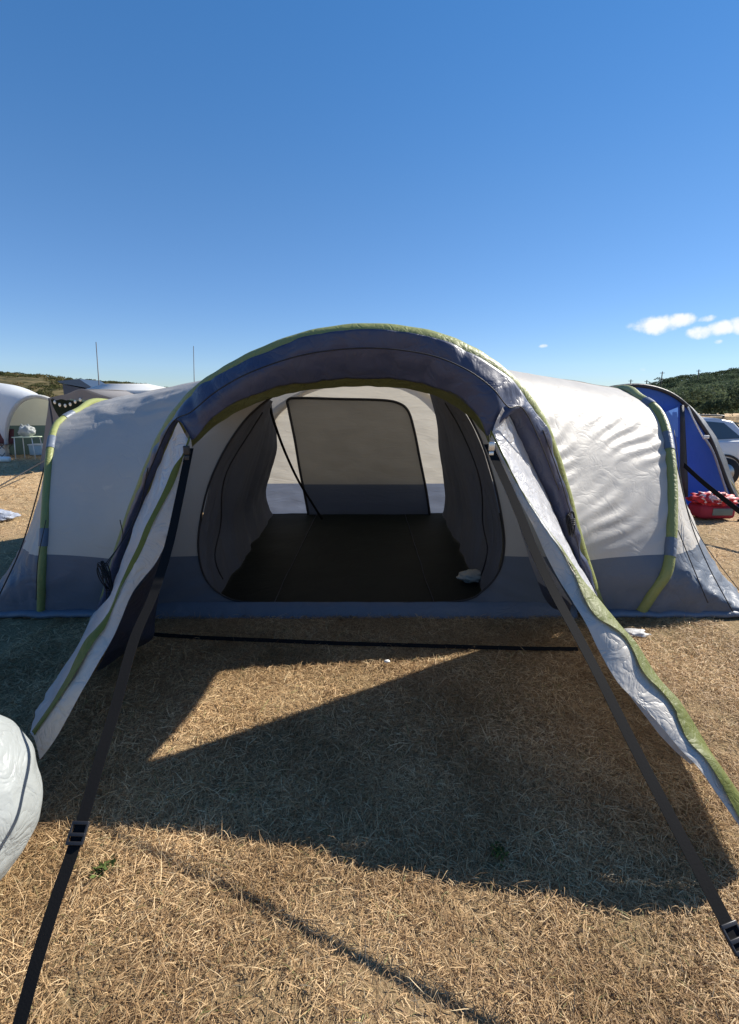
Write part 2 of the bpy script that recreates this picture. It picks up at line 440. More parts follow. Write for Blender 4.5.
# inner curtains that wall off the side bedrooms
def curtain(fr, bk, sgn):
    nu, nv = 90, 110
    a = cat_rom(fr, nu); b = cat_rom(bk, nu); g = []
    for i in range(nu):
        row = []; s = i / (nu - 1)
        for j in range(nv):
            t = j / (nv - 1); p = a[i].lerp(b[i], t)
            w = math.sin(math.pi * t) * (1 - .75 * s)
            p = p + Vector((sgn * (.075 * w * math.sin(t * 17 + s * 1.5) + .05 * w * math.sin(t * 37 + 3 * s) + .034 * math.sin(t * 66 + 5 * s + 3 * math.sin(t * 5)) * (w * (1 - .7 * s * s)) ** .5 * (1 - .8 * s)), 0, 0))
            row.append(p)
        g.append(row)
    return g
frL = [at(x, y, 3.56) for x, y in [(262,402),(238,430),(214,472),(203,515),(199,545),(201,568),(210,586)]]
bkL = [at(x, y, Y) for x, y, Y in [(268,400,5.8),(275,425,5.9),(277,448,6.0),(271,472,6.2),(266,492,6.5),(269,507,6.7),(273,516,6.85)]]
frR = [at(x, y, 3.56) for x, y in [(444,386),(472,425),(489,470),(499,512),(502,540),(500,560),(493,577)]]
bkR = [at(x, y, Y) for x, y, Y in [(432,395,5.9),(437,425,6.0),(439,450,6.2),(443,475,6.4),(445,495,6.6),(444,508,6.75),(442,517,6.85)]]
for c in (frL, bkL, frR, bkR): c[-1].z = .03
for fr, bk, sg in ((frL, bkL, 1), (frR, bkR, -1)):
    cu = sheet('inner_curtain', curtain(fr, bk, sg), M_inner, tent, disp=lambda p: .008 * nz(p, 5))
    a = cat_rom(fr, 30); b = cat_rom(bk, 30)
    tube('zip_line', [a[i].lerp(b[i], .10 + .035 * math.sin(i * .45)) + Vector((sg * .055, 0, 0)) for i in range(2, 28)], .006, M_zip, cu, seg=5)
# loose tie strap hanging inside the left bedroom
tube('tie_strap', [at(x, y, Y) for x, y, Y in [(270,408,4.9),(275,425,4.95),(285,452,5.1),(298,480,5.3),(312,503,5.5),(322,519,5.6)]], .014, M_web, tent, seg=6, spl=40)

# ---- porch side panels and door flaps held out by straps
def upper_edge(pix, zs):
    return [atz(x, y, z) if z < 1.35 else lean(x, y, -.055) for (x, y), z in zip(pix, zs)]
A_R = lean(490, 438, -.30); A_L = lean(190, 442, -.30)
E_R = atz(763, 833, .155); E_L = atz(33, 736, .28)
def edge_line(A, E, pix):
    """points of the pulled edge: heights fall evenly from A to E"""
    out = []
    m = len(pix)
    # find where each viewing ray is closest to the straight edge
    for k, (x, y) in enumerate(pix):
        d = ray(x, y); o = Vector((0, 0, HC)); u = (E - A)
        w0 = A - o; aa = u.dot(u); bb = u.dot(d); cc = d.dot(d); dd = u.dot(w0); ee = d.dot(w0)
        den = aa * cc - bb * bb
        t = (aa * ee - bb * dd) / den
        out.append(o + d * t)
    return out
UR = [(490,438),(503,460),(516,484),(529,505),(543,526),(560,549),(577,576),(596,601),(615,625),(633,645),(656,680),(680,708),(703,746),(726,779),(763,833)]
UL = [(190,442),(184,455),(176,470),(168,490),(158,510),(148,530),(141,549),(132,568),(121,590),(110,613),(98,631),(85,648),(63,690),(45,718),(33,736)]
ur = edge_line(A_R, E_R, UR); ul = edge_line(A_L, E_L, UL)
# attached / ground edge of the side panels
RB = [lean(*HI[13], off=-.205), lean(*HI[14], off=-.075), lean(*HI[15], off=-.05), lean(*HI[16], off=-.05), lean(597,605,-.05), Vector((1.66,2.95,.02)), Vector((1.60,2.5,.03)), Vector((1.52,2.0,.05)), Vector((1.45,1.65,.09)), E_R + Vector((.04,.02,-.05))]
LB = [lean(*HI[3], off=-.205), lean(*HI[2], off=-.075), lean(*HI[1], off=-.05), lean(107,606,-.05), atz(94,614,.02), atz(84,634,.04), atz(70,659,.07), atz(52,686,.11), atz(40,703,.16), E_L + Vector((-.05,.05,-.02))]
def dside(p): return .010 * nz((p.x * 1.5, p.y * 1.5, p.z * .7), 5, 3) + .007 * nz(p, 11, 5)
def side_bulge(sg): return lambda u, t: Vector((sg * .05, 0, -.04)) * math.sin(math.pi * t) * math.sin(math.pi * u)
spr = sheet('porch_side_panel', loft(resamp(ur, 14), resamp(RB, 14), 170, 50, side_bulge(1)), M_side, tent, disp=dside)
spl_ = sheet('porch_side_panel', loft(resamp(ul, 14), resamp(LB, 14), 170, 50, side_bulge(-1)), M_side, tent, disp=dside)
# inner door strip folded over the pulled edge: right
def strip_from(U, R_pix, drop, nu=150, nv=26, wav=.012, side=1):
    U = cat_rom(U, nu); Rp = cat_rom([Vector((x, y, 0)) for x, y in R_pix], nu); g = []
    for i in range(nu):
        s = i / (nu - 1)
        r = Rp[i]; q = at(r.x, r.y, U[i].y + drop(s))
        if q.z < .03: q = atz(r.x, r.y, .03)
        g.append([U[i].lerp(q, j / (nv - 1)) + Vector((0, 0, .025 * math.sin(math.pi * j / (nv - 1)) + wav * math.sin(s * 21 + j * .12) * (j / nv))) for j in range(nv)])
    return g
RS = [(491,441),(500,462),(512,487),(523,509),(536,533),(548,556),(560,580),(573,604),(588,630),(601,652),(620,682),(650,716),(680,752),(705,775),(752,840)]
RS_tr = UR
# the olive trim: a strip on the pulled edge with a wavy inner side
def mixpix(P, Q, ts): return [(p[0] + (q[0] - p[0]) * t, p[1] + (q[1] - p[1]) * t) for p, q, t in zip(P, Q, ts)]
trimR = mixpix(UR, RS, [.7,.6,.5,.45,.35,.3,.25,.5,.6,.25,.35,.3,.62,.66,.9])
tr_c = cat_rom([Vector((x, y, 0)) for x, y in trimR], 150)
gR = strip_from(ur, RS, lambda s: -.004 - .050 * max(0, min(1, (s - .42) / .15)))
fl = sheet('door_flap', gR, M_flap, tent, disp=lambda p: .006 * nz(p, 9, 1) + .006 * nz(p, 4, 2), thick=.002)
def trim_from(grid, f, lift):
    out = []
    for i, row in enumerate(grid):
        s = i / (len(grid) - 1); w = f(s)
        rr = []
        for j in range(7):
            t = w * j / 6 * (len(row) - 1); k = min(int(t), len(row) - 2)
            rr.append(row[k].lerp(row[k + 1], t - k) + Vector((0, 0, lift)))
        rr[0] = rr[0] + (row[0] - row[3]).normalized() * .012
        out.append(rr)
    return out
tw = cat_rom([Vector((t, 0, 0)) for t in [.7,.6,.5,.45,.35,.3,.25,.55,.6,.22,.35,.3,.62,.66,.9]], 150)
sheet('zip_trim', trim_from(gR, lambda s: max(.16, 1.15 * tw[int(s * 149)].x), .018), M_olive, fl, disp=lambda p: .003 * nz(p, 20, 1) + .004 * nz(p, 7, 4))
# grey underside that shows below the right flap
gU = []
RU = [(601,655),(612,672),(628,694),(645,716),(660,735),(676,752),(690,764)]
RV = [(603,652),(618,672),(636,692),(655,712),(672,733),(684,750),(694,763)]
sheet('flap_lining', [[atz(a_[0], a_[1], .36 - .035 * i).lerp(atz(b_[0], b_[1], .40 - .035 * i), j / 7) for j in range(8)] for i, (a_, b_) in enumerate(zip(cat_rom([Vector((*p, 0)) for p in RU], 7), cat_rom([Vector((*p, 0)) for p in RV], 7)))], M_side, fl, disp=lambda p: .004 * nz(p, 12))
# left
LS = [(191,447),(188,465),(184,482),(180,500),(173,520),(165,542),(155,562),(143,580),(131,597),(120,619),(112,637),(104,655),(84,690),(60,730),(40,757)]
gL = strip_from(ul, LS, lambda s: .02 - .05 * max(0, min(1, (s - .5) / .3)))
fl2 = sheet('door_flap', gL, M_flap, tent, disp=lambda p: .006 * nz(p, 9, 1) + .006 * nz(p, 4, 2), thick=.002)
tw2 = cat_rom([Vector((t, 0, 0)) for t in [.6,.5,.5,.45,.35,.3,.28,.3,.35,.5,.6,.5,.45,.4,.4]], 150)
sheet('zip_trim', trim_from(gL, lambda s: max(.12, tw2[int(s * 149)].x), .018), M_olive, fl2, disp=lambda p: .003 * nz(p, 20, 1) + .004 * nz(p, 7, 4))
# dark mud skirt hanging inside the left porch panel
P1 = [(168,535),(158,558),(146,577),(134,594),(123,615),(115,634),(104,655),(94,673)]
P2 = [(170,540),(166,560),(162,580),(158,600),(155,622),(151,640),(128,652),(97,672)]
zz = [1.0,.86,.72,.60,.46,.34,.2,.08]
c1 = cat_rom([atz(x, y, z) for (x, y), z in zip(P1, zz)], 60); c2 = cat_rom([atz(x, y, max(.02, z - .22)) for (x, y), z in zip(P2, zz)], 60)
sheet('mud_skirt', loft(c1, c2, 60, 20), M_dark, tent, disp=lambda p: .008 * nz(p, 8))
# right mud skirt behind the strap
P1 = [(500,478),(515,505),(528,530),(541,553),(556,578),(572,604)]
P2 = [(502,482),(517,520),(530,560),(541,590),(552,607),(570,612)]
zz = [1.2,1.05,.9,.76,.6,.46]; z2 = [1.15,.85,.5,.25,.06,.02]
M_skirt = fabric('porch_skirt_cloth', (.30, .30, .31), (.06, .07, .10), .42, transl=.2, rough=.5, bump=.4, scale=6)
c1 = cat_rom([atz(x, y, z) for (x, y), z in zip(P1, zz)], 60); c2 = cat_rom([at(x, y, Y) for (x, y), Y in zip(P2, (2.7,2.85,3.0,3.15,3.25,3.3))], 60)
sheet('mud_skirt', loft(c1, c2, 60, 20), M_skirt, tent, disp=lambda p: .006 * nz(p, 8))

# ---- straps
S_R = Vector((1.03, .62, .01)); S_L = atz(5, 1075, .0)
def strap(A, pix_near, S, wdt, n=90):
    pts = [A] + edge_line(A, S, pix_near) + [S]
    return resamp(pts, n)
sr = strap(A_R + Vector((-.01, -.01, -.03)), [(514,500),(532,545),(552,588),(578,636),(600,678),(632,742),(665,806),(700,872),(730,930),(760,985)], S_R, .036)
sl = strap(A_L + Vector((0, -.01, -.03)), [(179,500),(169,545),(154,593),(134,640),(115,709),(100,759),(85,812),(70,859),(57,896),(37,960),(20,1022)], S_L, .036)
for nm, pts, sx in (('guy_strap', sr, 1), ('guy_strap', sl, -1)):
    st = ribbon(nm, pts, .042 if sx > 0 else .038, (lambda t, sx=sx: Vector((1, .2 * math.sin(t * 5), (.05 - .25 * max(0, min(1, (t - .3) / .2))) if sx > 0 else -.05 + .12 * math.sin(t * 6)))), M_web, tent, thick=.0018)
    # ladder-lock buckle
    k = 72 if sx > 0 else 68
    c = pts[k]; d = (pts[k + 1] - pts[k - 1]).normalized(); s = d.cross(Vector((0, 0, 1))).normalized(); nn = s.cross(d)
    bm = bmesh.new()
    for q, (l, w_, h) in enumerate(((.010, .050, .010), (.010, .050, .010), (.010, .050, .012), (.060, .007, .009), (.060, .007, .009))):
        off = (-.026, .026, .004, 0, 0)[q]; lat = (0, 0, 0, -.023, .023)[q]
        m0 = bmesh.new(); box_into(m0, (0, 0, 0), (w_, l, h), 0, .002)
        for v in m0.verts:
            v.co = c + s * (v.co.x + lat) + d * (v.co.y + off) + nn * (v.co.z + .004)
        me_ = bpy.data.meshes.new('t'); m0.to_mesh(me_); m0.free(); bm.from_mesh(me_); bpy.data.meshes.remove(me_)
    done(bm, 'buckle', M_blkpl, st)
    # side-release clip at the hood corner
    c = pts[1]; bm = bmesh.new(); box_into(bm, (0, 0, 0), (.03, .02, .045), 0, .005); box_into(bm, (0, -.002, -.038), (.024, .016, .03), 0, .004)
    for v in bm.verts: v.co = v.co + c + Vector((0, -.03, .01))
    done(bm, 'clip', M_buckle if sx > 0 else M_blkpl, st)
# strap that lies on the ground across the porch
gp = [atz(x, y, .035) for x, y in [(150,634),(200,637.5),(260,640),(330,643),(400,645),(470,647),(530,648.5),(578,649)]]
ribbon('ground_strap', cat_rom(gp, 60), .026, Vector((0, .6, .8)), M_web, tent, thick=.002)
bm = bmesh.new(); box_into(bm, tuple(atz(148, 633, .04)), (.05, .06, .06), .3, .012); done(bm, 'strap_anchor', M_blkpl, tent)

# ---- cords and hanks
def hank(center, h, parent):
    bm = bmesh.new()
    rr = random.Random(int(center.x * 1000))
    for k in range(7):
        ph = rr.uniform(0, 6.28); w_ = rr.uniform(.012, .03); hh = h * rr.uniform(.7, 1.1)
        pts = [center + Vector((w_ * math.cos(a + .3 * ph) + .01 * math.cos(ph), w_ * .7 * math.sin(a + ph), hh / 2 * math.sin(a) - .01 * k * .3)) for a in [j * 2 * math.pi / 22 for j in range(23)]]
        tube_into(bm, pts, .0035, 5, cap=False)
    pts = [center + Vector((.022 * math.cos(a), .018 * math.sin(a), .012 * a / 6 - .02)) for a in [j * .5 for j in range(50)]]
    tube_into(bm, pts, .0035, 5)
    return done(bm, 'cord_hank', M_cord, parent)
hank(lean(126, 562, -.12) + Vector((.0, -.25, 0)), .17, tent); hank(lean(571, 523, -.10), .14, tent)
def cord(pts, r=.003, parent=tent, name='guy_cord', spl=30): return tube(name, pts, r, M_cord, parent, seg=5, spl=spl)
hc = lean(126, 562, -.12) + Vector((0, -.25, 0))
cord([lean(148, 468, -.1), lean(137, 515, -.1), hc + Vector((.005, 0, .05))]); cord([lean(120, 520, -.1), lean(122, 540, -.1), hc + Vector((-.01, 0, .05))])
cord([hc, hc + Vector((-.01, 0, -.14)), hc + Vector((-.02, .02, -.2))])
cord([lean(543, 430, -.08), lean(560, 478, -.09), lean(571, 515, -.1)]); cord([lean(571, 523, -.1), lean(578, 545, -.09), lean(580, 560, -.09)])
cord([at(676,462,3.9), at(690,520,3.68), at(708,565,3.5), at(733,612,3.35)], .004)
cord([at(678,530,3.55), at(690,560,3.47), at(708,603,3.37)], .004)
cord([at(674,430,4.1), at(685,500,3.8), at(702,540,3.6), at(739,590,3.4)], .003)
cord([at(52,432,4.05), at(41,480,3.8), at(22,545,3.55), at(-2,598,3.38)], .005)
cord([at(46,520,3.42), at(38,560,3.4), at(36,600,3.38)], .003)
# front hem of the bays, a slate roll on the ground
for xa, xb in ((-3.05, -1.9), (1.7, 3.0)):
    g = []
    for i in range(70):
        x = xa + (xb - xa) * i / 69
        g.append([Vector((x, 3.45 - .055 * math.sin(a) - .01 * nz((x, 0, 0), 6), .03 + .03 * math.cos(a) + .012 * nz((x, 2, 0), 7))) for a in [k * math.pi / 6 for k in range(-1, 7)]])
    sheet('ground_hem', g, M_slate, tent, disp=lambda p: .004 * nz(p, 12))

# pale pouch just inside the door
po = empty('cloth_pouch', at(478, 570, 3.95), 'small beige cloth pouch lying in the right front corner of the tent floor', 'pouch')
def blob(name, c, r, mat, parent=None, amp=.1, fr=3, nu=36, nv=20, sq=1.0, seed=0, tilt=0):
    g = []
    for i in range(nu + 1):
        a = 2 * math.pi * (i % nu) / nu; row = []
        for j in range(nv + 1):
            b = math.pi * j / nv
            d = Vector((math.sin(b) * math.cos(a), math.sin(b) * math.sin(a), math.cos(b)))
            d2 = Vector([math.copysign(abs(k) ** sq, k) for k in d])
            k = 1 + amp * noise.noise(d * fr + Vector((seed, 0, 0))) + amp * .5 * noise.noise(d * fr * 2.7 + Vector((0, seed, 0)))
            q = Vector((d2.x * r[0], d2.y * r[1], d2.z * r[2])) * k
            q.x += q.z * tilt
            row.append(q + Vector(c))
        g.append(row)
    me = sheet_mesh(name, g); bm = bmesh.new(); bm.from_mesh(me); bmesh.ops.remove_doubles(bm, verts=bm.verts, dist=1e-5); bmesh.ops.recalc_face_normals(bm, faces=bm.faces); bm.to_mesh(me); bm.free()
    return link(name, me, mat, parent)
M_beige = fabric('beige_cloth', (.46, .44, .38), None, transl=0, rough=.8, bump=.5, scale=20)
pc = atz(471, 577, .07)
po.location = (pc.x, pc.y, .03)
blob('pouch_body', (pc.x, pc.y, .075), (.12, .08, .05), M_beige, po, .35, 2.2, seed=3)
blob('pouch_flap', (pc.x + .03, pc.y + .01, .105), (.08, .06, .025), M_beige, po, .4, 2.2, seed=8)

# ------------------------------------------------------------------ white crumpled thing at lower left
M_white = fabric('white_crumpled_plastic', (.42, .45, .45), None, transl=.35, rough=.4, bump=.5, scale=9, spec=.5, dirt=.06)
wb = blob('white_bag', (-1.56, 1.30, .30), (.42, .36, .39), M_white, None, .07, 1.6, 140, 90, seed=5)
tag(wb, 'big crumpled white plastic sack bulging in at the lower left edge', 'sack')

# ------------------------------------------------------------------ ground
def ground_mat():
    m, nt, out = newmat('dry_thatch'); L = nt.links.new
    tc = N(nt, 'ShaderNodeTexCoord')
    n1 = N(nt, 'ShaderNodeTexNoise'); n1.inputs['Scale'].default_value = 1.1; n1.inputs['Detail'].default_value = 5
    n2 = N(nt, 'ShaderNodeTexNoise'); n2.inputs['Scale'].default_value = 70; n2.inputs['Detail'].default_value = 6; n2.inputs['Roughness'].default_value = .7
    for n in (n1, n2): L(tc.outputs['Object'], n.inputs['Vector'])
    cr = N(nt, 'ShaderNodeValToRGB'); e = cr.color_ramp.elements
    e[0].position = .3; e[0].color = (0.130,0.085,0.049, 1); e[1].position = .72; e[1].color = (0.500,0.369,0.224, 1)
    L(n2.outputs['Fac'], cr.inputs[0])
    c2 = N(nt, 'ShaderNodeValToRGB'); e = c2.color_ramp.elements
    e[0].position = .35; e[0].color = (0.750,0.780,0.700, 1); e[1].position = .65; e[1].color = (1.15, 1.08, 1.0, 1); L(n1.outputs['Fac'], c2.inputs[0])
    mx = N(nt, 'ShaderNodeMix', data_type='RGBA', blend_type='MULTIPLY'); mx.inputs['Factor'].default_value = 1; L(cr.outputs[0], mx.inputs['A']); L(c2.outputs[0], mx.inputs['B'])
    # far off the straw canopy itself is what shows
    sx = N(nt, 'ShaderNodeVectorMath', operation='LENGTH'); L(tc.outputs['Object'], sx.inputs[0])
    mr = N(nt, 'ShaderNodeMapRange'); mr.inputs['From Min'].default_value = 6; mr.inputs['From Max'].default_value = 14; L(sx.outputs['Value'], mr.inputs['Value'])
    m2 = N(nt, 'ShaderNodeMix', data_type='RGBA'); L(mr.outputs[0], m2.inputs['Factor']); L(mx.outputs['Result'], m2.inputs['A'])
    m3 = N(nt, 'ShaderNodeMix', data_type='RGBA'); m3.inputs['A'].default_value = (0.360,0.247,0.134, 1); m3.inputs['B'].default_value = (0.580,0.426,0.251, 1); L(n2.outputs['Fac'], m3.inputs['Factor']); L(m3.outputs['Result'], m2.inputs['B'])
    pr = N(nt, 'ShaderNodeBsdfPrincipled'); pr.inputs['Roughness'].default_value = .9; pr.inputs['Specular IOR Level'].default_value = .1
    L(m2.outputs['Result'], pr.inputs['Base Color'])
    b = N(nt, 'ShaderNodeBump'); b.inputs['Strength'].default_value = .8; b.inputs['Distance'].default_value = .02; L(n2.outputs['Fac'], b.inputs['Height']); L(b.outputs[0], pr.inputs['Normal'])
    L(pr.outputs[0], out.inputs[0]); return m
def gh(x, y): return 0.0
gv = []; nG = 140
xs = np.concatenate([-np.geomspace(1500, .2, nG // 2), np.geomspace(.2, 1500, nG // 2)])
g = [[Vector((float(x), float(y), .012 * nz((x, y, 0), 1.5) if math.hypot(x, y) < 12 else 0)) for y in xs] for x in xs]
gro = sheet('ground', g, ground_mat(), None); tag(gro, kind='structure')

# straw: a mat of dry blades
def straw():
    zones = [  # x0,x1,y0,y1,n,length,width
        (-1.7, 1.9, .7, 1.9, 190000, .034, .0019),
        (-2.4, 2.6, 1.9, 3.6, 200000, .036, .0023),
        (-8.5, -2.0, 2.0, 9, 60000, .055, .004),
        (-3.2, -1.7, .2, 2.0, 45000, .040, .003), (1.9, 3.4, .2, 2.0, 45000, .040, .003), (-1.7, 1.9, .2, .7, 30000, .040, .003),
        (2.2, 9, 2.0, 9, 60000, .055, .004),
        (-16, -4, 8, 18, 60000, .07, .008), (4, 16, 8, 16, 40000, .07, .008)]
    V = []; FQ = []; T = []; base = 0
    for x0, x1, y0, y1, n, ln, w in zones:
        x = rng.uniform(x0, x1, n); y = rng.uniform(y0, y1, n)
        # clumping
        cx_ = np.sin(x * 7.3 + np.cos(y * 5.1) * 2) * np.cos(y * 8.7 + np.sin(x * 4.3) * 2)
        keep = rng.uniform(0, 1, n) < .62 + .38 * cx_
        if y1 > 3.5 and x0 > -3 and x1 < 3: keep &= ~((y > 3.55) & (np.abs(x) < 1.7))
        x, y = x[keep], y[keep]; n = len(x)
        az = rng.uniform(0, 2 * np.pi, n); L_ = ln * rng.lognormal(0, .45, n); el = np.clip(rng.normal(.22, .30, n), -.05, 1.3)
        bend = rng.normal(0, .28, n); ww = w * rng.uniform(.6, 1.5, n)
        z = rng.uniform(0.0, .016, n)
        pts = []
        px, py, pz = x.copy(), y.copy(), z.copy()
        for k in range(4):
            pts.append((px.copy(), py.copy(), pz.copy()))
            e_ = el - k * rng.uniform(.05, .45, n); a_ = az + bend * k * .5
            px += np.cos(a_) * np.cos(e_) * L_ / 3; py += np.sin(a_) * np.cos(e_) * L_ / 3; pz = np.maximum(pz + np.sin(e_) * L_ / 3, .004)
        rl = rng.uniform(-.8, .8, n)
        sx_, sy_, sz_ = -np.sin(az) * np.cos(rl), np.cos(az) * np.cos(rl), np.sin(rl)
        P = np.empty((n, 8, 3), np.float32)
        for k, (a_, b_, c_) in enumerate(pts):
            f = (1, .95, .7, .15)[k]
            for s, q in ((-1, 0), (1, 1)):
                P[:, k * 2 + q, 0] = a_ + s * sx_ * ww * f / 2; P[:, k * 2 + q, 1] = b_ + s * sy_ * ww * f / 2; P[:, k * 2 + q, 2] = c_ + s * sz_ * ww * f / 2
        V.append(P.reshape(-1, 3))
        idx = base + np.arange(n)[:, None] * 8
        q = np.array([[0, 1, 3, 2], [2, 3, 5, 4], [4, 5, 7, 6]])
        FQ.append((idx[:, :, None] + q[None].reshape(1, 3, 4)).reshape(-1, 4))
        T.append(np.repeat(rng.uniform(0, 1, n), 8)); base += n * 8
    V = np.concatenate(V); FQ = np.concatenate(FQ); T = np.concatenate(T)
    me = bpy.data.meshes.new('dry_grass'); me.vertices.add(len(V)); me.vertices.foreach_set('co', V.ravel())
    me.loops.add(FQ.size); me.loops.foreach_set('vertex_index', FQ.ravel().astype(np.int32))
    me.polygons.add(len(FQ)); me.polygons.foreach_set('loop_start', np.arange(len(FQ), dtype=np.int32) * 4)
    me.update(calc_edges=True)
    at_ = me.attributes.new('tint', 'FLOAT', 'POINT'); at_.data.foreach_set('value', T.astype(np.float32))
    m, nt, out = newmat('straw'); L = nt.links.new
    an = N(nt, 'ShaderNodeAttribute'); an.attribute_name = 'tint'
    cr = N(nt, 'ShaderNodeValToRGB'); e = cr.color_ramp.elements
    e[0].position = 0; e[0].color = (0.200,0.123,0.067, 1); e[1].position = 1; e[1].color = (0.800,0.664,0.448, 1)
    for p_, c_ in ((.25, (0.420,0.284,0.152)), (.55, (0.580,0.417,0.233)), (.85, (0.700,0.540,0.332)), (.965, (0.760,0.625,0.403)), (.975, (0.220,0.240,0.100))):
        k = cr.color_ramp.elements.new(p_); k.color = (*c_, 1)
    k = cr.color_ramp.elements.new(.988); k.color = (0.250,0.260,0.100, 1)
    k = cr.color_ramp.elements.new(.992); k.color = (0.720,0.568,0.340, 1)
    L(an.outputs['Fac'], cr.inputs[0])
    tc = N(nt, 'ShaderNodeTexCoord'); n1 = N(nt, 'ShaderNodeTexNoise'); n1.inputs['Scale'].default_value = 1.6; n1.inputs['Detail'].default_value = 4; L(tc.outputs['Object'], n1.inputs['Vector'])
    c2 = N(nt, 'ShaderNodeValToRGB'); e = c2.color_ramp.elements
    e[0].position = .35; e[0].color = (0.660,0.587,0.502, 1); e[1].position = .60; e[1].color = (1.10, 1.06, 1.0, 1); L(n1.outputs['Fac'], c2.inputs[0])
    mx = N(nt, 'ShaderNodeMix', data_type='RGBA', blend_type='MULTIPLY'); mx.inputs['Factor'].default_value = 1; L(cr.outputs[0], mx.inputs['A']); L(c2.outputs[0], mx.inputs['B'])
    pr = N(nt, 'ShaderNodeBsdfPrincipled'); pr.inputs['Roughness'].default_value = .6; pr.inputs['Specular IOR Level'].default_value = .3; L(mx.outputs['Result'], pr.inputs['Base Color'])
    tr = N(nt, 'ShaderNodeBsdfTranslucent'); L(mx.outputs['Result'], tr.inputs['Color'])
    ms = N(nt, 'ShaderNodeMixShader'); ms.inputs[0].default_value = .25; L(pr.outputs[0], ms.inputs[1]); L(tr.outputs[0], ms.inputs[2]); L(ms.outputs[0], out.inputs[0])
    o = link('dry_grass', me, m, None, smooth=False)
    tag(o, 'dry straw coloured grass of the camping field', 'grass', kind='stuff')
straw()

# ------------------------------------------------------------------ foliage helpers
def leaf_mat(name, a, b, c=None):
    m, nt, out = newmat(name); L = nt.links.new
    an = N(nt, 'ShaderNodeAttribute'); an.attribute_name = 'tint'
    cr = N(nt, 'ShaderNodeValToRGB'); e = cr.color_ramp.elements
    e[0].color = (*a, 1); e[1].color = (*b, 1)
    if c: k = cr.color_ramp.elements.new(.85); k.color = (*b, 1); e[-1].color = (*c, 1)
    L(an.outputs['Fac'], cr.inputs[0])
    pr = N(nt, 'ShaderNodeBsdfPrincipled'); pr.inputs['Roughness'].default_value = .8; pr.inputs['Specular IOR Level'].default_value = .06; L(cr.outputs[0], pr.inputs['Base Color'])
    tr = N(nt, 'ShaderNodeBsdfTranslucent'); L(cr.outputs[0], tr.inputs['Color'])
    ms = N(nt, 'ShaderNodeMixShader'); ms.inputs[0].default_value = .3; L(pr.outputs[0], ms.inputs[1]); L(tr.outputs[0], ms.inputs[2]); L(ms.outputs[0], out.inputs[0])
    return m
def leaves(name, C, S, tint, mat, flat=0.0):
    """one mesh of small bent leaf clumps at centres C with sizes S"""
    n = len(C)
    A = rng.normal(0, 1, (n, 3)); A /= np.linalg.norm(A, axis=1)[:, None]
    B = np.cross(A, rng.normal(0, 1, (n, 3))); B /= np.linalg.norm(B, axis=1)[:, None]
    P = np.empty((n, 4, 3), np.float32); S = S[:, None]
    P[:, 0] = C - A * S; P[:, 1] = C - B * S * .45; P[:, 2] = C + A * S; P[:, 3] = C + B * S * .45
    me = bpy.data.meshes.new(name); V = P.reshape(-1, 3)
    me.vertices.add(len(V)); me.vertices.foreach_set('co', V.ravel())
    FQ = np.arange(n * 4, dtype=np.int32)
    me.loops.add(n * 4); me.loops.foreach_set('vertex_index', FQ)
    me.polygons.add(n); me.polygons.foreach_set('loop_start', np.arange(n, dtype=np.int32) * 4)
    me.update(calc_edges=True)
    at_ = me.attributes.new('tint', 'FLOAT', 'POINT'); at_.data.foreach_set('value', np.repeat(tint, 4).astype(np.float32))
    return link(name, me, mat, None, smooth=False)
def mounds(centres, per, jitter=.5):
    """leaf centres filling lumpy crowns: centres = (x,y,z,rx,rz,tone)"""
    C = []; T = []
    for (x, y, z, rx, rz, tn) in centres:
        d = rng.normal(0, 1, (per, 3)); d /= np.linalg.norm(d, axis=1)[:, None]
        d[:, 2] = np.abs(d[:, 2]) * 1.0 - .15
        r = rng.uniform(.72, 1.05, per) ** .7
        C.append(np.stack([x + d[:, 0] * rx * r, y + d[:, 1] * rx * r, z + d[:, 2] * rz * r], 1))
        T.append(np.clip(tn + rng.normal(0, .14, per), 0, 1))
    return np.concatenate(C), np.concatenate(T)

# ------------------------------------------------------------------ hills
def hill(name, prof, Y0, Y1, Yb, mat, seed):
    """prof: (X, crest height); rises from Y0 to the crest at Y1 and falls to Yb"""
    xs_ = [p[0] for p in prof]; zs_ = [p[1] for p in prof]; g = []
    for i in range(160):
        x = xs_[0] + (xs_[-1] - xs_[0]) * i / 159; h = float(np.interp(x, xs_, zs_)); row = []
        for j in range(50):
            y = Y0 + (Yb - Y0) * j / 49
            u = (y - Y0) / (Y1 - Y0) if y < Y1 else (Yb - y) / (Yb - Y1)
            u = max(0, min(1, u)); s = u * u * (3 - 2 * u)
            row.append(Vector((x, y, -1 + (h + 1) * s + s * (.8 * nz((x, y, 0), .05, seed) + .3 * nz((x, y, 0), .2, seed)))))
        g.append(row)
    o = sheet(name, g, mat, None); tag(o, kind='structure'); return o
def heath_mat(name, a, b, c, sc=.35):
    m, nt, out = newmat(name); L = nt.links.new
    tc = N(nt, 'ShaderNodeTexCoord'); n1 = N(nt, 'ShaderNodeTexNoise'); n1.inputs['Scale'].default_value = sc; n1.inputs['Detail'].default_value = 8; n1.inputs['Roughness'].default_value = .65; L(tc.outputs['Object'], n1.inputs['Vector'])
    cr = N(nt, 'ShaderNodeValToRGB'); e = cr.color_ramp.elements; e[0].position = .35; e[0].color = (*a, 1); e[1].position = .68; e[1].color = (*c, 1); k = cr.color_ramp.elements.new(.5); k.color = (*b, 1)
    L(n1.outputs['Fac'], cr.inputs[0]); pr = N(nt, 'ShaderNodeBsdfPrincipled'); pr.inputs['Roughness'].default_value = .95; pr.inputs['Specular IOR Level'].default_value = .05; L(cr.outputs[0], pr.inputs['Base Color']); L(pr.outputs[0], out.inputs[0]); return m
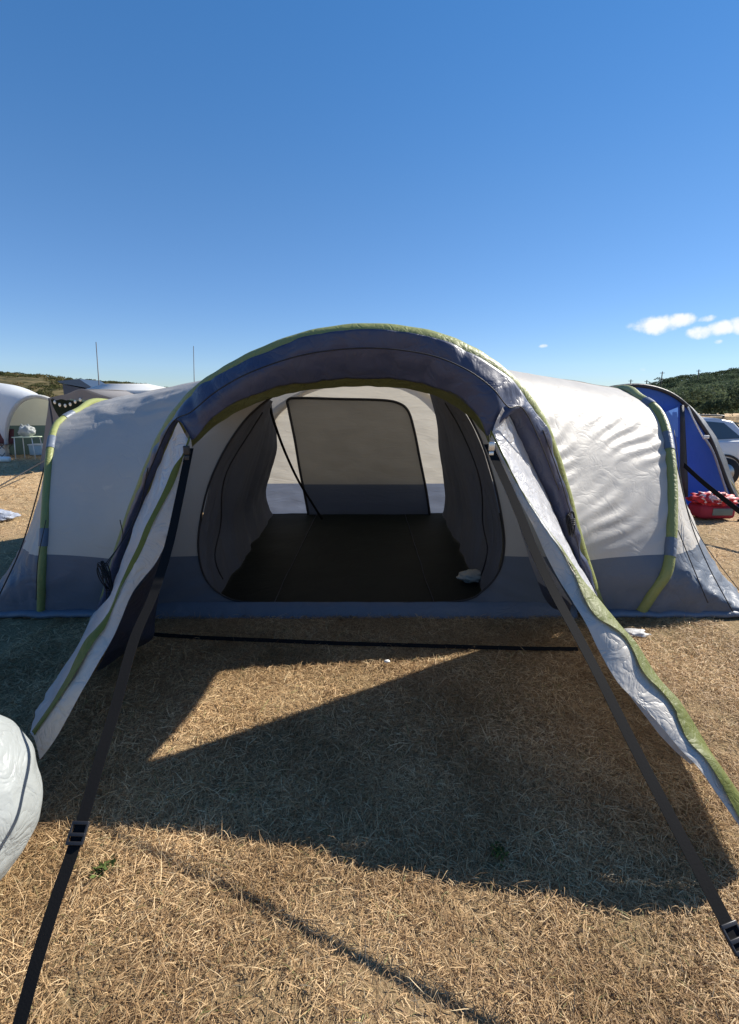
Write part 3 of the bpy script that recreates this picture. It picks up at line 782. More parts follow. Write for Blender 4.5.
M_heath = heath_mat('heath', (.030, .034, .018), (.085, .072, .035), (.17, .135, .075))
M_rhill = heath_mat('wooded_slope', (.03, .045, .02), (.05, .07, .03), (.09, .10, .05))
LX = [(px, py) for px, py in [(-260,352),(-60,362),(0,371),(40,374),(80,378),(130,382),(160,386),(230,396),(330,410)]]
YL = 150
profL = [(at(px, py, YL).x, at(px, py, YL).z - .6) for px, py in LX]
hill('hill', profL, 60, YL, 260, M_heath, 2)
RXp = [(470,412),(560,401),(600,393),(640,386),(665,380),(700,376),(739,370),(800,362),(900,350),(1100,345)]
profR = [(at(px, py, 190).x, at(px, py, 190).z - .9) for px, py in RXp]
hill('hill', profR, 90, 190, 320, M_rhill, 5)
# scrub on the left hill
cs = []
for k in range(520):
    y = rng.uniform(75, 158); px = rng.uniform(-60, 230); X = (px - 369.5) / F * y * 1.0
    h = float(np.interp(X / y * YL, [p[0] for p in profL], [p[1] for p in profL])); Xr = X
    h = float(np.interp(Xr, [p[0] for p in profL], [p[1] for p in profL])); u = min(1, (y - 60) / (YL - 60)); s = u * u * (3 - 2 * u)
    cs.append((Xr, y, -1 + (h + 1) * s - .1, rng.uniform(.8, 2.2), rng.uniform(.4, 1.0), rng.uniform(0, 1)))
C, T = mounds(cs, 110)
tag(leaves('scrub', C, rng.uniform(.12, .30, len(C)), T, leaf_mat('gorse_leaves', (.035, .045, .018), (.10, .10, .04), (.16, .12, .06))), 'low dark gorse scrub covering the hillside on the left', 'scrub', kind='stuff')
# dense willow thicket on the right
cs = []
for k in range(330):
    y = rng.uniform(42, 80); px = rng.uniform(585, 860); X = (px - 369.5) / F * y
    pyt = np.interp(px, [585, 640, 660, 700, 739, 860], [408, 393, 388, 382, 376, 362])
    top = at(px, pyt, y).z; f = rng.uniform(.45, 1.0) if y < 60 else rng.uniform(.8, 1.0)
    rz = rng.uniform(.6, 1.3); zc = max(.3, top * f - rz * .9)
    cs.append((X, y, zc, rng.uniform(.9, 1.9), rz, rng.uniform(.05, .75)))
for k in range(420):
    y = rng.uniform(95, 188); px = rng.uniform(600, 860); X = (px - 369.5) / F * y
    h = float(np.interp(X / y * 190, [p[0] for p in profR], [p[1] for p in profR])); hx = float(np.interp(X, [p[0] for p in profR], [p[1] for p in profR]))
    u = min(1, (y - 90) / 100); s_ = u * u * (3 - 2 * u); zg = -1 + (hx + 1) * s_
    if px < 640 and rng.uniform() < .8: continue
    cs.append((X, y, zg + .3, rng.uniform(2.2, 4.2), rng.uniform(1.0, 2.3), rng.uniform(.0, .5)))
C, T = mounds(cs, 260)
tag(leaves('thicket', C, rng.uniform(.10, .22, len(C)) * (1 + .9 * (C[:, 1] > 90)), T, leaf_mat('willow_leaves', (.055, .078, .045), (.13, .165, .095), (.17, .20, .12))), 'dense grey green willow thicket behind the blue tent and car', 'thicket', kind='stuff')
# trees along the right ridge, far off
M_ridge = leaf_mat('ridge_leaves', (.02, .035, .015), (.06, .08, .03)); M_bark = plain('bark', (.10, .08, .06), rough=.9)
ridge = [(622,.9,2.6),(643,1.0,3.0),(652,1.2,2.6),(663,1.6,3.3),(671,1.1,2.7),(681,1.9,3.4),(694,1.4,3.0),(705,1.6,3.2),(714,1.2,2.8),(722,2.2,4.0),(733,1.8,3.4),(746,2.2,3.8)]
for k, (px, r_, h_) in enumerate(ridge):
    X = at(px, 380, 185).x; hz = float(np.interp(X, [p[0] for p in profR], [p[1] for p in profR])) - .6
    r_ *= 1.5; h_ *= rng.uniform(.75, 1.15)
    tr = empty('ridge_tree', (X, 185, hz), ['small round','low spreading','broad dark','tall rounded'][k % 4] + ' tree on the right skyline, number %d from the blue tent side' % (k + 1), 'tree', 'trees along the right skyline')
    bm = bmesh.new(); tube_into(bm, [Vector((X, 185, hz)), Vector((X + .1, 185, hz + h_ * .35)), Vector((X, 185, hz + h_ * .7))], lambda t: .16 - .1 * t, 6)
    tube_into(bm, [Vector((X, 185, hz + h_ * .4)), Vector((X + r_ * .5, 185, hz + h_ * .8))], .06, 5); tube_into(bm, [Vector((X, 185, hz + h_ * .4)), Vector((X - r_ * .5, 185, hz + h_ * .75))], .06, 5)
    done(bm, 'trunk', M_bark, tr)
    sub = [(X + rng.uniform(-.7, .7) * r_, 185 + rng.uniform(-.5, .5) * r_, hz + h_ * rng.uniform(.25, .72), r_ * .65, h_ * .28, rng.uniform(0, 1)) for _ in range(6)]
    C, T = mounds(sub, 130); cr = leaves('crown', C, rng.uniform(.12, .28, len(C)), T, M_ridge)
    cr.parent = tr; cr.data.transform(__import__('mathutils').Matrix.Translation(-Vector((X, 185, hz))))
# telegraph poles and wires on the right skyline
M_wood = plain('pole_wood', (.07, .055, .045), rough=.9)
tops = []
for k, (px, pyt) in enumerate([(631,379.5),(647,380),(662.5,371.5),(699,369.5)]):
    p = at(px, pyt, 170); X = p.x
    po_ = empty('telegraph_pole', (X, 170, 0), ['short telegraph pole just right of the big tent roof on the skyline','thin telegraph pole second from the left on the right skyline','tall telegraph pole above the blue tent on the right skyline','telegraph pole farthest right, above the willow thicket'][k], 'pole', 'telegraph poles on the right skyline')
    tube('post', [Vector((X, 170, 0)), Vector((X, 170, p.z))], .16, M_wood, po_, 8)
    box('crossarm', (X, 170, p.z - .5), (1.6, .15, .15), M_wood, po_)
    tops.append(Vector((X, 170, p.z - .4)))

# ------------------------------------------------------------------ left neighbours
M_mast = plain('mast_grey', (.05, .05, .055), rough=.5)
for (b_, t_, Y, lab, r_) in (((101.5,420),(96,342),19,'thin dark mast leaning left above the far hill', .028), ((195,420),(193.5,346),18,'thin upright mast rising behind the big tent roof, left of its crown', .022)):
    p = at(*b_, Y); q = at(*t_, Y); k = (p - q).normalized(); p = q + k * (q.z / -k.z)
    ms_ = empty('mast', (p.x, p.y, 0), lab, 'mast', 'masts behind the tents')
    tube('pole', [p, q], lambda t: r_ * (1 - .5 * t), M_mast, ms_, 8); 
    bm = bmesh.new(); box_into(bm, (p.x, p.y, .03), (.3, .3, .06), 0, .01); done(bm, 'foot', M_mast, ms_)

# white dome tent
M_cream = fabric('cream_tent_cloth', (.66, .69, .72), None, transl=.3, rough=.6, bump=.3, scale=3)
M_creamin = fabric('cream_inner_cloth', (.62, .62, .50), None, transl=.45, rough=.7, bump=.3, scale=3)
M_green = fabric('dull_green_cloth', (.11, .17, .15), None, transl=.25, rough=.7, bump=.2, scale=3)
def hoop_pts(c, w, h, ax, n=40):
    return [c + ax * (w * math.cos(a)) + Vector((0, 0, h * math.sin(a) ** .85)) for a in [math.pi * k / (n - 1) for k in range(n)]]
dt = empty('dome_tent', (-11.2, 16, 0), 'pale dome tent with an arched open front at the far left', 'tent')
ax = Vector((1, .15, 0)).normalized()
h1 = hoop_pts(Vector((-10.25, 15.2, 0)), 1.08, 1.86, ax); h2 = hoop_pts(Vector((-13.3, 17.0, 0)), 2.5, 2.36, ax); h3 = hoop_pts(Vector((-15.6, 19.0, 0)), 2.2, 1.6, ax)
g = [list(r_) for r_ in zip(*[cat_rom([a_, b_, c_], 30) for a_, b_, c_ in zip(h1, h2, h3)])]
sheet('flysheet', [[v for v in r_] for r_ in g], M_cream, dt, disp=lambda p: .05 * nz(p, 1.2))
tube('arch_trim', h1, .06, plain('white_trim', (.75, .75, .72)), dt, 8)
M_din = fabric('dome_inner_cloth', (.62, .62, .50), (.11, .17, .15), .95, transl=.35, rough=.7, bump=.3, scale=3)
tube('arch_trim', h1, .06, plain('white_trim', (.75, .75, .72)), dt, 8)
hc_ = Vector((-10.7, 15.9, .0))
iw = [[hc_.lerp(p + Vector((-.48, .7, 0)), k / 20) + Vector((0, .15 * (1 - k / 20), 0)) for k in range(21)] for p in h1]
sheet('inner_wall', iw, M_din, dt, disp=lambda p: .03 * nz(p, 3))
# table and white bag in front of its opening
M_tb = plain('pale_green_table', (.42, .50, .38), rough=.5); M_wp = plain('white_plastic', (.8, .8, .78), rough=.5)
tc_ = at(27, 437, 14.6)
tb = empty('camping_table', (tc_.x, 14.6, 0), 'small pale camping table standing in the dome tent opening', 'table')
box('table_top', (tc_.x, 14.6, tc_.z), (.62, .45, .03), M_tb, tb, bev=.008)
for sx in (-1, 1):
    for sy in (-1, 1): tube('leg', [(tc_.x + sx * .26, 14.6 + sy * .18, tc_.z - .015), (tc_.x + sx * .30, 14.6 + sy * .2, 0)], .014, M_wp, tb, 6)
bg = empty('carrier_bag', (tc_.x + .02, 14.6, tc_.z + .015), 'white bag on the small camping table by the dome tent', 'bag')
blob('bag_body', (tc_.x + .02, 14.6, tc_.z + .17), (.24, .14, .16), M_white, bg, .35, 2, 30, 18, seed=2)
for s in (-.1, .1): tube('handle', [(tc_.x + s - .05, 14.6, tc_.z + .28), (tc_.x + s - .02, 14.6, tc_.z + .38), (tc_.x + s + .05, 14.6, tc_.z + .28)], .015, M_white, bg, 6, spl=12)
# storage box and clutter near the dome tent
bx_ = atz(41, 455, 0)
sb = empty('storage_box', (bx_.x, bx_.y, 0), 'pale blue plastic crate on the grass right of the camping table', 'crate')
box('box_body', (bx_.x, bx_.y, .17), (.5, .36, .32), plain('pale_blue_plastic', (.45, .60, .68), rough=.5), sb, bev=.02); box('lid', (bx_.x, bx_.y, .345), (.54, .40, .035), M_wp, sb, bev=.012)
cl = atz(3, 458, 0)
cb = empty('camping_chair', (cl.x, cl.y, 0), 'dark folding camping chair at the far left edge', 'chair')
M_dk = plain('dark_red_canvas', (.10, .03, .03), rough=.8)
g = [[Vector((cl.x - .25 + .5 * i / 5, cl.y - .2 + .4 * j / 5, .42 - .03 * math.sin(math.pi * i / 5))) for j in range(6)] for i in range(6)]; sheet('seat', g, M_dk, cb, thick=.01)
g = [[Vector((cl.x - .25 + .5 * i / 5, cl.y + .2 + .12 * j / 5, .42 + .45 * j / 5)) for j in range(6)] for i in range(6)]; sheet('backrest', g, M_dk, cb, thick=.01)
for sx in (-1, 1):
    for sy in (-1, 1): tube('leg', [(cl.x + sx * .25, cl.y + sy * .2, .45), (cl.x - sx * .2, cl.y + sy * .2, 0)], .012, M_mast, cb, 6)
cl2 = atz(6, 461, 0)
bl = empty('ground_sheet_roll', (cl2.x, cl2.y - .3, 0), 'white rolled mat lying on dark cloth at the far left edge', 'mat')
tube('mat_roll', [(cl2.x - .6, cl2.y - .3, .09), (cl2.x + .1, cl2.y - .35, .09), (cl2.x + .35, cl2.y - .3, .08)], .08, M_wp, bl, 12, spl=20)
tube('tie_band', [(cl2.x - .2, cl2.y - .32, .09), (cl2.x - .15, cl2.y - .32, .09)], .085, M_dk, bl, 12)

# grey awning with bulbs
M_grey = fabric('grey_awning_cloth', (.23, .22, .22), None, transl=.15, rough=.7, bump=.3, scale=4)
M_dgr = fabric('dark_green_awning_wall', (.012, .03, .03), None, transl=.05, rough=.8, bump=.2, scale=3)
aw = empty('awning', (-7.7, 12.5, 0), 'dark grey peaked awning hung with small bulbs, left of the big tent', 'awning')
YA = 12.0
pk = at(82, 389, YA); el_ = at(49, 398, YA); er_ = at(122, 401, YA)
d_ = Vector((0.2, 2.6, 0))
g = [[p, p + d_ * .5 + Vector((0, 0, .02)), p + d_] for p in cat_rom([el_, el_.lerp(pk, .5) + Vector((0, 0, -.02)), pk], 14)]
sheet('roof', g, M_grey, aw, disp=lambda p: .02 * nz(p, 3), thick=.01)
g = [[p, p + d_ * .5, p + d_] for p in cat_rom([pk, pk.lerp(er_, .5) + Vector((0, 0, -.02)), er_], 14)]
sheet('roof', g, M_grey, aw, disp=lambda p: .02 * nz(p, 3), thick=.01)
# valance
va = cat_rom([el_, el_.lerp(pk, .5) + Vector((0, 0, -.02)), pk, pk.lerp(er_, .5), er_], 40)
g = [[p + Vector((0, -.005, 0)), Vector((p.x, p.y - .01, min(p.z, el_.z) - .04 + .015 * math.sin(i * 1.1)))] for i, p in enumerate(va)]
sheet('valance', g, M_grey, aw)
g = [[Vector((el_.x - .05 + (er_.x - el_.x + .1) * i / 14, YA + 2.4, (el_.z + .05) * j / 10)) for j in range(11)] for i in range(15)]
sheet('back_wall', g, M_dgr, aw, disp=lambda p: .03 * nz(p, 2))
g = [[Vector((el_.x, YA + 2.4 * i / 10, el_.z * j / 10)) for j in range(11)] for i in range(11)]
sheet('side_wall', g, M_dgr, aw, disp=lambda p: .03 * nz(p, 2))
f1 = at(44, 452, YA); 
g = [[el_.lerp(Vector((f1.x - .15, YA - .05, 0)), j / 12).lerp(at(59, 400, YA).lerp(Vector((el_.x + .75, YA + .05, 0)), j / 12), i / 8 * (.15 + .85 * math.sin(math.pi * .5 * min(1, j / 8)))) for j in range(13)] for i in range(9)]
sheet('door_curtain', g, M_grey, aw, disp=lambda p: .02 * nz((p.x, p.y, p.z * .3), 6))
for px in (el_.x, er_.x): tube('leg', [(px, YA, 0), (px, YA, el_.z)], .02, M_mast, aw, 8)
M_bulb = plain('bulb_glass', (.75, .75, .68), rough=.15)
strg = cat_rom([at(52, 398, YA - .02), at(58, 402.5, YA), at(65, 404.2, YA), at(72, 402.5, YA), at(78, 399, YA), at(84, 397, YA)], 40)
wire = tube('light_string', strg, .006, M_cord, aw, 4)
for k, (px, py) in enumerate([(54.5,401),(59.5,403.6),(65,404.3),(70,403),(75,400.5),(80,398.5)]):
    c = at(px, py, YA - .03); blob('bulb', (c.x, c.y, c.z - .03), (.03, .03, .045), M_bulb, wire, 0, 1, 12, 8)
gl = [atz(-14, 494, .02), at(34, 470, 9.2)]; gl[1] = at(34, 469, YA * .8)
tube('guy_line', [atz(-20, 497, .01), at(60, 452, YA * .93)], .014, M_cord, aw, 6)

# campervan with raised blue roof, behind
cv = empty('campervan', (-12.4, 21, 0), 'campervan with a dark blue raised roof, showing above the grey awning', 'van')
M_van = plain('navy_van_paint', (.05, .08, .14), rough=.3, coat=.6, var=.05); M_glass = plain('dark_glass', (.02, .025, .03), rough=.08, spec=.8); M_tyre = plain('tyre_rubber', (.018, .018, .018), rough=.8)
vc = at(74, 400, 21).x
box('body', (vc, 21, 1.05), (4.6, 1.8, 1.3), M_van, cv, bev=.18)
zt = at(70, 380.5, 20.2).z; xl = at(57, 380, 20.2).x; xr = at(93, 390, 20.2).x
bm = bmesh.new()
sec = [(xl, zt - .02), (xl + .9, zt + .06), (xr - .05, at(92, 387, 20.2).z), (xr, at(92, 389, 20.2).z), (xl + .1, at(57, 383, 20.2).z)]
for y in (20.2, 21.8): [bm.verts.new((x, y, z)) for x, z in sec]
bm.verts.ensure_lookup_table(); n5 = len(sec)
bm.faces.new(bm.verts[:n5]); bm.faces.new(bm.verts[n5:][::-1])
for k in range(n5): bm.faces.new((bm.verts[k], bm.verts[(k + 1) % n5], bm.verts[n5 + (k + 1) % n5], bm.verts[n5 + k]))
done(bm, 'roof', plain('blue_roof_shell', (.035, .055, .09), rough=.4), cv, smooth=False)
bm = bmesh.new()
for y in (20.28, 21.7):
    for x, z in ((xl + .15, zt - .14), (xr - .1, at(92, 390, 20.2).z - .01), (xr - .1, 1.68), (xl + .15, 1.68)): bm.verts.new((x, y, z))
bm.verts.ensure_lookup_table(); bm.faces.new(bm.verts[:4]); bm.faces.new(bm.verts[4:][::-1])
for k in range(4): bm.faces.new((bm.verts[k], bm.verts[(k + 1) % 4], bm.verts[4 + (k + 1) % 4], bm.verts[4 + k]))
done(bm, 'roof_bellows', M_dark, cv, smooth=False)
for wx in (-1.45, 1.35): tube('wheel', [(vc + wx, 20.08, .33), (vc + wx, 20.34, .33)], .33, M_tyre, cv, 20)
for wx in (-1.1, .2, 1.3): box('window', (vc + wx, 20.09, 1.38), (.95, .03, .42), M_glass, cv, bev=.01)

# white canopy behind
cn = empty('gazebo', (-7.6, 14.9, 0), 'white peaked gazebo roof showing just behind the big tent, right of the grey awning', 'gazebo')
YC = 15.2; pk = at(118, 384, YC); M_wc = fabric('white_canopy_cloth', (.78, .78, .76), None, transl=.3, rough=.6, bump=.2, scale=3)
cl_, cr_ = at(88, 391, YC - .9), at(165, 394, YC - .9)
c4 = [Vector((cl_.x, YC - 1.3, cl_.z)), Vector((cr_.x, YC - 1.3, cl_.z)), Vector((cr_.x, YC + 1.3, cl_.z)), Vector((cl_.x, YC + 1.3, cl_.z))]
ap = [Vector((at(104, 385, YC).x, YC, pk.z)), Vector((at(148, 385, YC).x, YC, pk.z))]
g = [[a_.lerp(b_, j / 9) for j in range(10)] for a_, b_ in zip(cat_rom([c4[0], c4[1], c4[2], c4[3], c4[0]], 5), [ap[0], ap[1], ap[1], ap[0], ap[0]])]
sheet('roof', g, M_wc, cn, thick=.01)
for q in c4: tube('leg', [(q.x, q.y, 0), (q.x, q.y, q.z)], .02, M_mast, cn, 8)
g = [[q, q + Vector((0, 0, -.16))] for q in [c4[0].lerp(c4[1], k / 20) for k in range(21)]]; sheet('valance', g, M_wc, cn, thick=.005)

# pale groundsheet end behind the left end wall
ms_ = empty('windbreak_roll', tuple(atz(5, 522, 0)), 'pale blue folded tarpaulin on the grass beside the left end of the big tent', 'tarpaulin')
ms_.location.z = 0; q = atz(2, 520, 0)
blob('folded_cloth', (q.x - .15, q.y, .06), (.35, .2, .08), fabric('pale_tarp', (.30, .33, .40), None, transl=.1, bump=.7, scale=8), ms_, .3, 2.5, 50, 24, seed=4)
blob('folded_corner', (q.x - .1, q.y - .05, .13), (.16, .12, .03), bpy.data.materials['pale_tarp'], ms_, .3, 2.5, 30, 14, seed=6)

# ------------------------------------------------------------------ right neighbours
M_blue = fabric('royal_blue_cloth', (.05, .17, .62), None, transl=.45, rough=.5, bump=.35, scale=5, spec=.4)
M_blue2 = fabric('pale_blue_cloth', (.16, .34, .80), None, transl=.45, rough=.5, bump=.2, scale=5)
M_blk = fabric('black_tent_cloth', (.02, .024, .035), None, transl=.05, rough=.5, bump=.3, scale=5)
bt = empty('blue_tent', (4.6, 7.6, 0), 'royal blue tunnel tent with black arch trim behind the right end of the big tent', 'tent')
HB = [(739,516),(729,490),(718,462),(709,440),(699,424),(686,407),(668,394),(645,387),(622,387),(600,393),(585,415),(575,445),(570,510)]
hb = [at(x, y, 7.5 - (739 - x) * .002) for x, y in HB]; hb[0].z = hb[-1].z = 0
hb_c = cat_rom(hb, 90)
cen = Vector((4.55, 7.6, .0))
g = [[cen.lerp(p, t) + Vector((0, .25 * (1 - t), .9 * (1 - t) * 0)) for t in [k / 29 for k in range(30)]] for p in hb_c]
sheet('front_panel', g, M_blue, bt, disp=lambda p: .02 * nz((p.x, p.y, p.z * .4), 4))
tube('arch_pole', [p + Vector((0, -.03, .01)) for p in hb_c], .03, M_blk, bt, 8)
# outer porch sleeve on the right, a second black arch
HB2 = [(744,512),(735,486),(727,462),(719,443),(708,425),(694,409),(676,396),(655,389),(630,388),(600,396)]
h2_ = cat_rom([at(x, y, 8.0) for x, y in HB2], 60); h1_ = cat_rom(hb[:10], 60)
h2_[0].z = 0
sheet('porch_sleeve', [[a_.lerp(b_, j / 9) for j in range(10)] for a_, b_ in zip(h1_, h2_)], M_blk, bt, disp=lambda p: .01 * nz(p, 5))
hr = hoop_pts(Vector((4.5, 10.3, 0)), 1.5, 1.85, Vector((1, 0, 0)), 60)
sheet('flysheet', [[a_.lerp(b_, j / 19) for j in range(20)] for a_, b_ in zip(cat_rom([p + Vector((0, .02, 0)) for p in hb], 60), hr)], M_blue, bt, disp=lambda p: .02 * nz(p, 3))
# dark vertical seam strip, lighter window, pale piping
g = [[at(x0_, y_, 7.28), at(x1_, y_, 7.28)] for x0_, x1_, y_ in [(680,684,405),(680,685,420),(680,686,440),(680,687,460),(680,688,480),(680,688,497)]]
sheet('seam_strip', g, M_blk, bt, thick=.005)
g = [[at(655 + 23 * i / 8, 416 - i * 1.1 + (j / 8) * (12 + 18 * i / 8), 7.22) for j in range(9)] for i in range(9)]
sheet('window', g, M_blue2, bt)
M_pipe = plain('white_piping', (.65, .66, .66)) 
tube('piping', [at(x, y, 7.3) for x, y in [(688,407),(693,418),(699,430),(704,439)]], .012, M_pipe, bt, 6)
tube('piping', [at(x, y, 7.36) for x, y in [(704,437),(713,452),(721,475),(729,500)]], .018, bpy.data.materials['pale_tarp'], bt, 6, spl=20)
box('toggle', tuple(at(706, 437, 7.25)), (.09, .03, .05), M_pipe, bt, bev=.01)
g_ = [at(684, 465, 6.6), at(705, 484, 6.2), at(739, 511, 5.6), at(770, 536, 5.1)]
ribbon('guy_strap', cat_rom(g_, 20), .07, Vector((.1, .1, 1)), M_web, bt, .003)
tube('guy_cord', [at(716, 458, 7.6), at(727, 475, 7.8), at(739, 494, 7.9)], .008, plain('yellow_cord', (.55, .55, .3)), bt, 5)

# red picnic bag
M_red = plain('red_quilted_cloth', (.50, .02, .03), rough=.6, var=.5, vscale=22, bump=.5)
_nt = M_red.node_tree; _v = _nt.nodes.new('ShaderNodeTexVoronoi'); _v.inputs['Scale'].default_value = 17
_tc = _nt.nodes.new('ShaderNodeTexCoord'); _nt.links.new(_tc.outputs['Object'], _v.inputs['Vector'])
_cr = _nt.nodes.new('ShaderNodeValToRGB'); _cr.color_ramp.interpolation = 'CONSTANT'; _cr.color_ramp.elements[0].color = (.55, .02, .03, 1); _cr.color_ramp.elements[1].position = .72; _cr.color_ramp.elements[1].color = (.75, .55, .55, 1)
_k = _cr.color_ramp.elements.new(.4); _k.color = (.22, .01, .02, 1); _k = _cr.color_ramp.elements.new(.5); _k.color = (.60, .03, .04, 1)
_nt.links.new(_v.outputs['Color'], _cr.inputs[0]); _nt.links.new(_cr.outputs[0], [n for n in _nt.nodes if n.type == 'BSDF_PRINCIPLED'][0].inputs['Base Color']); M_red2 = plain('crimson_cloth', (.32, .02, .035), rough=.7, var=.3, bump=.3); M_gp = plain('grey_green_panel', (.14, .17, .15), rough=.5)
pb = atz(717, 521, 0)
pr_ = empty('picnic_bag', (pb.x, pb.y, 0), 'red patterned picnic bag standing on the grass by the blue tent', 'bag')
bx0 = box('bag_body', (pb.x, pb.y + .15, .125), (.50, .34, .20), M_red2, pr_, bev=.06)
me = bx0.data
box('front_panel', (pb.x + .04, pb.y - .026, .135), (.28, .015, .10), M_gp, pr_, bev=.006)
blob('top_blanket', (pb.x - .01, pb.y + .15, .28), (.27, .19, .10), M_red, pr_, .6, 3.5, 44, 22, seed=9)
tube('handle', [(pb.x - .15, pb.y + .05, .30), (pb.x - .10, pb.y + .03, .40), (pb.x - .03, pb.y + .03, .41), (pb.x + .02, pb.y + .05, .32)], .010, M_pipe, pr_, 6, spl=20)
M_pp = plain('pale_pink_cloth', (.75, .50, .52), rough=.7)
for k in range(9):
    a = k * .7; blob('patch', (pb.x - .20 + .05 * k, pb.y + .0 + .012 * (k % 3), .27 + .035 * math.sin(a)), (.018, .012, .014), M_pp, pr_, .3, 2, 10, 7, seed=k)
tube('shoulder_strap', [(pb.x + .24, pb.y + .1, .18), (pb.x + .33, pb.y + .02, .1), (pb.x + .36, pb.y - .02, .03), (pb.x + .26, pb.y - .05, .02)], .018, M_blkpl, pr_, 6, spl=20)

# silver estate car, side on, its tail to the right
cx0, cy0 = 6.9, 10.2
car = empty('parked_car', (cx0, cy0, 0), 'silver estate car parked behind the blue tent at the right edge', 'car', rz=0)
M_silver = plain('silver_paint', (.62, .62, .62), rough=.28, metal=.1, coat=.8, var=.03); M_win = plain('car_glass', (.06, .075, .08), rough=.05, spec=1.0); M_tl = plain('tail_lamp', (.45, .01, .015), rough=.2); M_rim = plain('alloy', (.45, .45, .46), rough=.3, metal=.8)
# profile (x from the nose -3.6 to the tail .85), lower body
low_ = [(-3.5,.35),(-3.52,.6),(-3.35,.80),(-2.6,.93),(-1.0,.97),(.70,.99),(.84,.93),(.90,.62),(.86,.36),(.50,.28),(-2.9,.28)]
up_ = [(-2.3,.93),(-1.55,1.38),(-.9,1.45),(.15,1.44),(.50,1.37),(.82,.97)]
def extr(name, sec, y0, y1, mat, parent, taper=0, bev=.04, ztap=None):
    bm = bmesh.new(); R_ = []
    zmin = min(z for _, z in sec); zmax = max(z for _, z in sec)
    for y, s in ((y0, 1), (y1, -1)):
        R_.append([bm.verts.new((x, y + s * taper * ((z - zmin) / (zmax - zmin)), z)) for x, z in sec])
    bm.faces.new(R_[0]); bm.faces.new(R_[1][::-1]); n_ = len(sec)
    for k in range(n_): bm.faces.new((R_[0][k], R_[1][k], R_[1][(k + 1) % n_], R_[0][(k + 1) % n_]))
    bmesh.ops.recalc_face_normals(bm, faces=bm.faces)
    if bev: bmesh.ops.bevel(bm, geom=list(bm.edges), offset=bev, segments=3, profile=.6, affect='EDGES')
    return done(bm, name, mat, parent, local=True)
extr('body', low_, -.88, .88, M_silver, car, .03, .05)
extr('cabin', up_, -.82, .82, M_silver, car, .20, .04)
for sy in (-1, 1):
    for quad in (((-1.95,1.0),(-1.45,1.33),(-.95,1.38),(-.95,1.0)), ((-.88,1.0),(-.88,1.385),(-.15,1.38),(-.10,1.0)), ((-.03,1.0),(-.08,1.375),(.30,1.34),(.62,1.03))):
        bm = bmesh.new(); bm.faces.new([bm.verts.new((x, sy * (-.826 + .2 * (z - .93) / .52 - .003) * -1 if False else sy * (.829 - .20 * (z - .93) / .52), z)) for x, z in quad])
        done(bm, 'side_window', M_win, car, local=True, smooth=False)
bm = bmesh.new(); bm.faces.new([bm.verts.new(p) for p in ((.56,-.6,1.34),(.56,.6,1.34),(.81,.72,1.02),(.81,-.72,1.02))]); o = done(bm, 'rear_window', M_win, car, local=True, smooth=False)
for v in o.data.vertices: v.co.x += .03
for sy in (-1, 1):
    box('tail_light', (.80, sy * .80, .86), (.20, .16, .20), M_tl, car, bev=.04, local=True)
    tube('roof_rail', [(-1.3, sy * .60, 1.46), (-1.2, sy * .60, 1.50), (.2, sy * .60, 1.49), (.32, sy * .60, 1.44)], .018, M_blkpl, car, 6, local=True, spl=20)
    box('door_handle', (-.35, sy * .89, .86), (.2, .03, .03), M_silver, car, bev=.008, local=True)
    box('mirror', (-1.75, sy * .98, 1.02), (.12, .2, .14), M_silver, car, bev=.03, local=True)
    for wx in (-2.75, .28):
        w_ = tube('wheel', [(wx, sy * .70, .32), (wx, sy * .905, .32)], .32, M_tyre, car, 28, local=True)
        r_ = tube('rim', [(0, 0, 0), (0, sy * .012, 0)], .20, M_rim, w_, 24, local=True); r_.location = (wx, sy * .905, .32)
        # arch
    for wx in (-2.75, .28):
        tube('wheel_arch', [(wx + .37 * math.cos(a), sy * .885, .32 + .37 * math.sin(a)) for a in [math.pi * k / 14 for k in range(15)]], .022, M_blkpl, car, 6, local=True)
box('bumper', (.86, 0, .46), (.14, 1.7, .24), M_silver, car, bev=.05, local=True); box('sill_trim', (-1.3, -.885, .33), (2.2, .03, .09), M_blkpl, car, bev=.01, local=True)
box('number_plate', (.905, 0, .72), (.02, .52, .11), plain('yellow_plate', (.7, .55, .08)), car, bev=.004, local=True)
car.location = (6.62, 10.2, 0); car.scale = (1, 1, .94)

# small pale scraps on the grass
s1 = atz(387, 662, .03); M_scr = plain('white_scrap', (.7, .7, .68))
o = blob('paper_scrap', (s1.x, s1.y, .035), (.018, .012, .008), M_scr, None, .5, 2, 12, 8, seed=1); tag(o, 'tiny white scrap on the straw in front of the tent door', 'scrap')
s2 = atz(634, 633, .02)
o = blob('cloth_scrap', (s2.x, s2.y, .02), (.09, .05, .02), fabric('grey_scrap', (.4, .4, .4), None, transl=0), None, .5, 2, 24, 12, seed=2); tag(o, 'pale grey cloth scrap on the ground at the foot of the right porch flap', 'scrap')
# green weeds
M_weed = leaf_mat('weed_leaves', (.06, .09, .03), (.12, .16, .05))
for k, (px, py, lab) in enumerate([(104,868,'small green weed beside the left guy strap'), (497,852,'small green weed at the edge of the long shadow')]):
    c = atz(px, py, .02); n_ = 60
    C = np.stack([c.x + rng.normal(0, .014, n_), c.y + rng.normal(0, .014, n_), .015 + rng.uniform(0, .02, n_)], 1)
    o = leaves('weed', C, rng.uniform(.006, .014, n_), rng.uniform(0, 1, n_), M_weed); tag(o, lab, 'weed', 'weeds in the dry grass')

